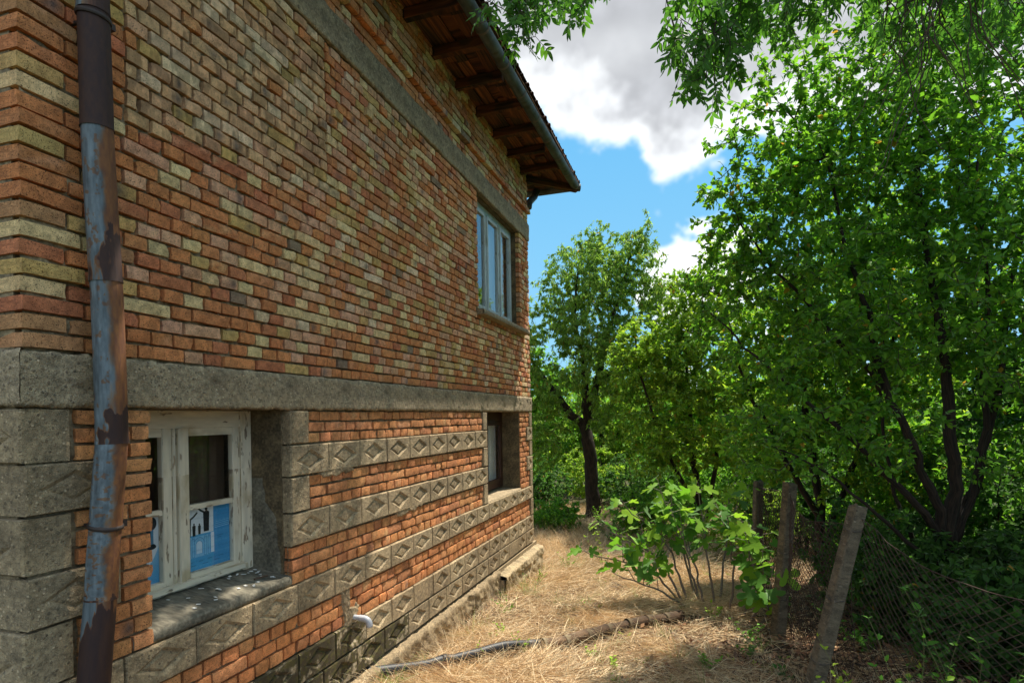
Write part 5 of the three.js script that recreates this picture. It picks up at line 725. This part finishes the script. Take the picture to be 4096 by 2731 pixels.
// low shrubs at the edge of the yard and behind the fence
const shrubs = [[-1.6, 14.6, 1.5, 1.0, 'dark', 'low dark shrub left of the bent trunk, beside the house corner'], [0.9, 14.8, 1.6, 1.1, 'dark', 'low dark shrub right of the bent trunk'], [-0.6, 12.4, 0.75, 0.7, 'plum', 'small shrub at the far house corner under the peach tree'], [1.6, 11.9, 1.2, 0.9, 'plum', 'low shrub under the lime green tree'], [3.3, 10.9, 1.3, 0.9, 'lime', 'bright small leaved shrub beside the farthest fence post'], [4.5, 7.7, 1.5, 0.8, 'dark', 'dark shrub behind the wire between the farthest and tall posts'], [4.75, 5.7, 1.0, 0.6, 'dark', 'dark shrub behind the leaning post'], [5.9, 5.3, 1.5, 0.9, 'dark', 'dark shrub behind the bulging wire panel'], [6.4, 7.0, 2.0, 1.1, 'plum', 'leafy shrub right of the many stemmed trunk'], [5.9, 3.9, 1.3, 0.7, 'dark', 'shrub at the right picture edge behind the wire'], [4.9, 11.4, 2.2, 1.2, 'dark', 'tall dark shrub behind the plum tree behind the fence'], [6.0, 8.7, 2.3, 1.2, 'dark', 'tall shrub behind the many stemmed trunk, left one'], [7.3, 9.6, 2.4, 1.3, 'dark', 'tall shrub behind the many stemmed trunk, right one'], [8.8, 10.6, 2.4, 1.3, 'plum', 'tall shrub far back on the right side'], [7.4, 7.2, 2.2, 1.1, 'dark', 'dark shrub at the right picture edge beyond the trunk'], [5.3, 9.9, 2.0, 1.1, 'plum', 'shrub between the plum tree and the many stemmed trunk'], [5.2, 6.3, 1.2, 0.6, 'dark', 'low dark shrub at the foot of the many stemmed trunk'], [4.4, 6.7, 1.3, 0.5, 'dark', 'dark sprawling shrub close behind the wire next to the tall thin post'], [-2.7, 16.0, 1.7, 1.2, 'plum', 'shrub far back at the edge of the house corner'], [-0.3, 16.6, 1.7, 1.3, 'lime', 'sunlit shrub directly behind the bent trunk'], [2.0, 15.9, 1.6, 1.2, 'plum', 'shrub far back behind the lime green tree, left of its stems'], [3.9, 14.4, 1.7, 1.2, 'plum', 'shrub far back between the lime green tree and the fence'], [4.3, 11.9, 1.6, 1.0, 'dark', 'shrub behind the farthest post, beyond the fence']];
shrubs.forEach(([x, w, h, r, pal, label], i) => { const g = groundAt(x, w), R = rng(600 + i), limbs = []; for (let k = 0; k < 5; k++) { const a = k * 1.3 + R(), e = r * (0.4 + 0.4 * R()); limbs.push([[x + Math.cos(a) * 0.05, g - 0.05, w + Math.sin(a) * 0.05, 0.016], [x + Math.cos(a) * e * 0.4, g + h * 0.45, w + Math.sin(a) * e * 0.4, 0.011], [x + Math.cos(a) * e, g + h * 0.85, w + Math.sin(a) * e, 0.004]]); }
  growTree({ name: 'shrub', category: 'shrub', label, group: 'shrubs round the yard', seed: 640 + i, base: [x, g - 0.02, w], limbs, bare: 0.2, lobes: [[x, g + h * 0.55, w, r, h * 0.45, r * 0.85], [x + r * 0.4, g + h * 0.4, w - 0.1, r * 0.7, h * 0.35, r * 0.6], [x - r * 0.4, g + h * 0.35, w - 0.1, r * 0.7, h * 0.33, r * 0.6]], tips: i > 10 ? 700 : 420, perTwig: 15, leaf: i === 4 ? 0.05 : 0.07, palette: GREEN[pal], gap: 0.38 }); });

// ---- fig bush: lobed leaves, each its own part
{
  const R = rng(808), fig = thing('fig_bush', 'sprawling fig bush with large lobed leaves in the middle of the yard', 'bush', 2.45, groundAt(2.45, 7.4), -7.4), B = fig.position;
  const figLeaf = (seed) => { const Q = rng(seed), s = new THREE.Shape(), lobes = [[-2.45, 0.42], [-1.15, 0.62], [0, 0.80], [1.15, 0.62], [2.45, 0.42]].map(([a, r]) => [a + (Q() - 0.5) * 0.2, r * (0.85 + 0.3 * Q())]); const pts = [[-0.12, 0]]; lobes.forEach(([a, r], i) => { for (const [da, k] of [[-0.34, 0.78], [-0.17, 0.96], [0, 1.0], [0.17, 0.96], [0.34, 0.78]]) pts.push([Math.cos(a + da) * r * k + 0.22, Math.sin(a + da) * r * k]); if (i < 4) { const m = (a + lobes[i + 1][0]) / 2; pts.push([Math.cos(m) * 0.27 + 0.22, Math.sin(m) * 0.27]); } }); s.moveTo(...pts[0]); pts.slice(1).forEach((p) => s.lineTo(...p)); s.closePath(); const g = new THREE.ShapeGeometry(s); g.rotateX(-Math.PI / 2); const p = g.attributes.position; for (let i = 0; i < p.count; i++) { const x = p.getX(i), z = p.getZ(i); p.setY(i, 0.22 * Math.abs(z) * (1 - Math.abs(z) * 0.5) - 0.16 * x * x + 0.03 * Math.sin(x * 9 + z * 7)); } g.computeVertexNormals(); return g; };
  const geos = [1, 2, 3, 4, 5, 6].map(figLeaf), mats = [[0.16, 0.38, 0.022], [0.22, 0.44, 0.026], [0.10, 0.27, 0.024], [0.28, 0.50, 0.03], [0.08, 0.22, 0.026]].map((c) => leafMat(lin(...c), 0.55));
  const leafAt = (p, out, size) => { const e = add(fig, 'leaf', geos[Math.floor(R() * 6)], mats[Math.floor(R() * 5)]); const d = out.clone().add(new THREE.Vector3((R() - 0.5) * 1.2, -0.25 - R() * 0.6, (R() - 0.5) * 1.2)).normalize(), n = new THREE.Vector3((R() - 0.5) * 1.4, 0.55, (R() - 0.5) * 1.4 + 0.35); leafMatrix(p, d, n, size).decompose(e.position, e.quaternion, e.scale); };
  // stems rise from a few root points and lean left, up and right
  const stems = [[[2.3, 7.45], [1.9, 0.40, 7.2], [1.25, 0.63, 6.95]], [[2.3, 7.45], [2.0, 0.53, 7.3], [1.4, 0.92, 7.1]], [[2.35, 7.5], [2.1, 0.66, 7.4], [1.65, 1.14, 7.3]], [[2.5, 7.45], [2.3, 0.62, 7.4], [2.05, 1.30, 7.4]], [[2.55, 7.4], [2.4, 0.53, 7.3], [2.2, 1.06, 7.1]], [[2.65, 7.4], [2.55, 0.62, 7.3], [2.5, 1.28, 7.3]], [[2.8, 7.2], [2.85, 0.53, 7.15], [2.8, 1.01, 7.1]], [[2.95, 7.0], [3.0, 0.48, 6.95], [3.0, 0.92, 6.85]], [[3.0, 6.9], [3.1, 0.35, 6.8], [3.12, 0.75, 6.7]], [[3.05, 6.75], [3.15, 0.22, 6.6], [3.12, 0.37, 6.45]], [[2.4, 7.3], [2.0, 0.26, 6.95], [1.6, 0.44, 6.8]], [[2.7, 7.6], [2.8, 0.70, 7.8], [2.95, 1.14, 7.9]], [[2.45, 7.6], [2.15, 0.79, 7.7], [1.8, 0.97, 7.6]]];
  for (const [a, b, c] of stems) {
    const A = new THREE.Vector3(a[0], groundAt(...a) - 0.04, -a[1]).sub(B), M = new THREE.Vector3(b[0], b[1], -b[2]).sub(B), C = new THREE.Vector3(c[0], c[1], -c[2]).sub(B), curve = new THREE.CatmullRomCurve3([A, M, C]), pts = curve.getPoints(16); pts.forEach((p, i) => { p.x += (fbm(i * 0.6, a[0] * 9, 2, 0, 5) - 0.5) * 0.07; p.y += (fbm(i * 0.6, a[0] * 9 + 3, 2, 0, 5) - 0.5) * 0.05; });
    const stem = add(fig, 'stem', tube(pts, pts.map((_, i) => mix(0.016, 0.006, i / 16)), 7), figBark);
    const shoots = [[16, C.clone().sub(M)]]; for (let k = 0; k < 4; k++) shoots.push([7 + Math.floor(R() * 8), new THREE.Vector3(R() - 0.5, 0.4 + R() * 0.5, R() - 0.5)]);
    for (const [i, d0] of shoots) {
      const p0 = pts[i].clone(), d = d0.normalize(), len = i === 16 ? 0.14 : 0.16 + R() * 0.26, P = []; for (let k = 0; k <= 5; k++) P.push(p0.clone().addScaledVector(d, len * k / 5).add(new THREE.Vector3(0, 0.05 * (k / 5) ** 2, 0))); add(stem, 'shoot', tube(P, P.map((_, k) => mix(0.006, 0.0035, k / 5)), 5), figBark);
      const nL = 3 + Math.floor(R() * 2); for (let k = 0; k < nL && fig.children.length < 310; k++) { const q = P[Math.min(5, 2 + k)], out = new THREE.Vector3(Math.cos(k * 2.4 + i), 0.25, Math.sin(k * 2.4 + i)), pet = 0.05 + R() * 0.07, e = q.clone().addScaledVector(out, pet); add(stem, 'leaf_stalk', tube([q, e], 0.0022, 4, false), figBark); leafAt(e, out, 0.12 + R() * 0.10); }
    }
  }
}
// ---- weeds: small single plants
{
  const R = rng(3030); let count = 0;
  const weed = (x, w, h, nStem, leafSize, pal, label, group, spread = 0.5, shape = 'ovate', lpl = 8) => {
    const t = thing('weed', label, 'weed', x, groundAt(x, w), -w, group), st = [], lv = [];
    for (let s = 0; s < nStem; s++) { const a = R() * 6.28, d = new THREE.Vector3(Math.cos(a) * spread * (0.3 + R()), 1, Math.sin(a) * spread * (0.3 + R())).normalize(), P = [], L = h * (0.6 + 0.5 * R()); for (let k = 0; k <= 6; k++) { const f = k / 6; P.push(new THREE.Vector3(0, -0.02, 0).addScaledVector(d, L * f).add(new THREE.Vector3((R() - 0.5) * 0.02 * h, -spread * 0.25 * L * f * f, (R() - 0.5) * 0.02 * h))); } st.push(tube(P, P.map((_, k) => mix(0.0035, 0.0012, k / 6)), 4, false)); for (let k = 0; k < lpl; k++) { const q = P[Math.max(1, Math.min(6, Math.round(1 + 5 * (k + 0.5) / lpl)))], m = leafMatrix(q, new THREE.Vector3(R() - 0.5, 0.1 + 0.3 * R(), R() - 0.5), new THREE.Vector3((R() - 0.5) * 0.8, 1, (R() - 0.5) * 0.8), leafSize * (0.6 + 0.7 * R())); const g = LEAF[shape].clone(); g.applyMatrix4(m); lv.push(g); } }
    add(t, 'stems', merged(st), std({ color: lin(0.16, 0.17, 0.06) })); const c = GREEN[pal][Math.floor(R() * GREEN[pal].length)]; add(t, 'leaves', merged(lv), leafMat(lin(...c), 0.4)); return t;
  };
  for (const [x, w, h, n, ls, pal, label] of [[0.62, 4.75, 0.22, 4, 0.035, 'lime', 'small green weed beside the black pipe'], [0.95, 5.05, 0.26, 4, 0.035, 'lime', 'green weed sprouting where the black pipe ends'], [0.55, 5.6, 0.2, 5, 0.03, 'lime', 'weed in the straw between the wall and the clay pipe line'], [0.35, 6.4, 0.25, 5, 0.03, 'plum', 'low weed at the foot of the wall, near the middle'], [0.3, 7.8, 0.3, 5, 0.035, 'lime', 'weed by the foundation close to the far corner'], [0.5, 9.0, 0.5, 5, 0.045, 'lime', 'taller weed at the far foundation corner'], [1.0, 9.3, 0.75, 3, 0.05, 'lime', 'thin upright weed in front of the far shade'], [1.55, 5.2, 0.14, 5, 0.03, 'lime', 'little weed in the straw in front of the clay pipes'], [1.8, 4.95, 0.16, 4, 0.04, 'lime', 'little weed at the bottom edge, in the straw'], [2.55, 5.2, 0.22, 6, 0.045, 'plum', 'broad leaved weed in the dark litter at the bottom edge'], [2.9, 5.6, 0.25, 6, 0.045, 'dark', 'dark weed in the litter in front of the tall thin post'], [2.95, 6.15, 0.3, 6, 0.045, 'plum', 'weed at the foot of the tall thin post'], [3.1, 5.1, 0.2, 5, 0.05, 'dark', 'dark weed in front of the leaning post foot'], [2.6, 6.7, 0.3, 5, 0.04, 'lime', 'bright weed under the right side of the fig bush'], [3.5, 4.3, 0.75, 5, 0.05, 'lime', 'round leaved sapling in front of the leaning post'], [3.75, 4.05, 0.95, 4, 0.05, 'plum', 'upright sapling in front of the bulging wire panel'], [4.0, 3.75, 0.8, 5, 0.07, 'lime', 'leafy sapling in the bottom right corner'], [4.05, 4.15, 1.35, 3, 0.08, 'plum', 'tall sapling at the right picture edge before the wire'], [2.2, 10.2, 0.5, 6, 0.05, 'lime', 'weeds behind the fig bush in the sunlit strip'], [1.6, 10.6, 0.45, 6, 0.05, 'plum', 'weeds at the far end of the dry grass']]) weed(x, w, h, h > 0.7 ? n + 3 : n, h > 0.7 ? ls * 0.8 : ls, pal, label, undefined, n > 4 ? 0.7 : 0.4, 'ovate', h > 0.7 ? 16 : 8);
  for (let k = 0; k < 34; k++) { const x = 0.3 + R() * 3.0, w = 4.6 + R() * 6; weed(x, w, 0.08 + R() * 0.1, 3, 0.022 + R() * 0.012, R() < 0.6 ? 'lime' : 'plum', 'tiny green seedling poking through the dry grass', 'tiny seedlings in the dry grass', 0.8, 'ovate', 5); }
  for (let k = 0; k < 26; k++) { const w = 3.6 + R() * 4.3, x = 3.3 + Math.max(0, 6.5 - w) * 0.28 + Math.max(0, 4.9 - w) * 0.35 + 0.45 + R() * 2.4; weed(x, w, 0.25 + R() * 0.5, 5, 0.05 + R() * 0.02, R() < 0.7 ? 'dark' : 'plum', 'dark leafy undergrowth plant in the shade behind the wire fence', 'undergrowth behind the wire fence', 0.8, 'ovate', 9); }
  for (let k = 0; k < 40; k++) { const x = -2.0 + R() * 5.4, w = 11.2 + R() * 2.6; weed(x, w, 0.2 + R() * 0.45, 5, 0.06 + R() * 0.02, R() < 0.6 ? 'dark' : 'plum', 'leafy undergrowth plant in the shade at the end of the yard', 'undergrowth at the end of the yard', 0.6, 'ovate', 9); }
}

// ---- far woodland closing the view behind the yard: one mass
{
  const R = rng(7070), L = [], p = new THREE.Vector3(), d = new THREE.Vector3(), n = new THREE.Vector3();
  while (L.length < 60000) { const az = (R() * 2 - 0.8) * 1.0, dist = 23 + R() * 14, x = 2.5 + Math.sin(az) * dist, w = Math.cos(az) * dist, h = (2.2 + 4.2 * fbm(az * 7 + 3, dist * 0.14, 3, 0, 7071)) * (0.55 + 0.45 * smooth(23, 29, dist)), y = groundAt(x, w) + h * Math.pow(R(), 0.8); if (fbm(x * 0.8, y * 0.9 + w * 0.5, 2, 0, 7073) < 0.4) continue; p.set(x, y, -w); d.set(R() - 0.5, R() - 0.7, R() - 0.5); n.set((R() - 0.5) * 1.4, 0.8, (R() - 0.5) * 1.4); L.push({ m: leafMatrix(p, d, n, 0.22 + R() * 0.2), c: tone(R, [...GREEN.plum, ...GREEN.lime]) }); }
  const o = instanced(scene, 'far_woodland', LEAF.small, foliage, L); o.userData.label = 'far leafy woodland seen through the gaps behind the yard';
}
renderer.render(scene, camera);
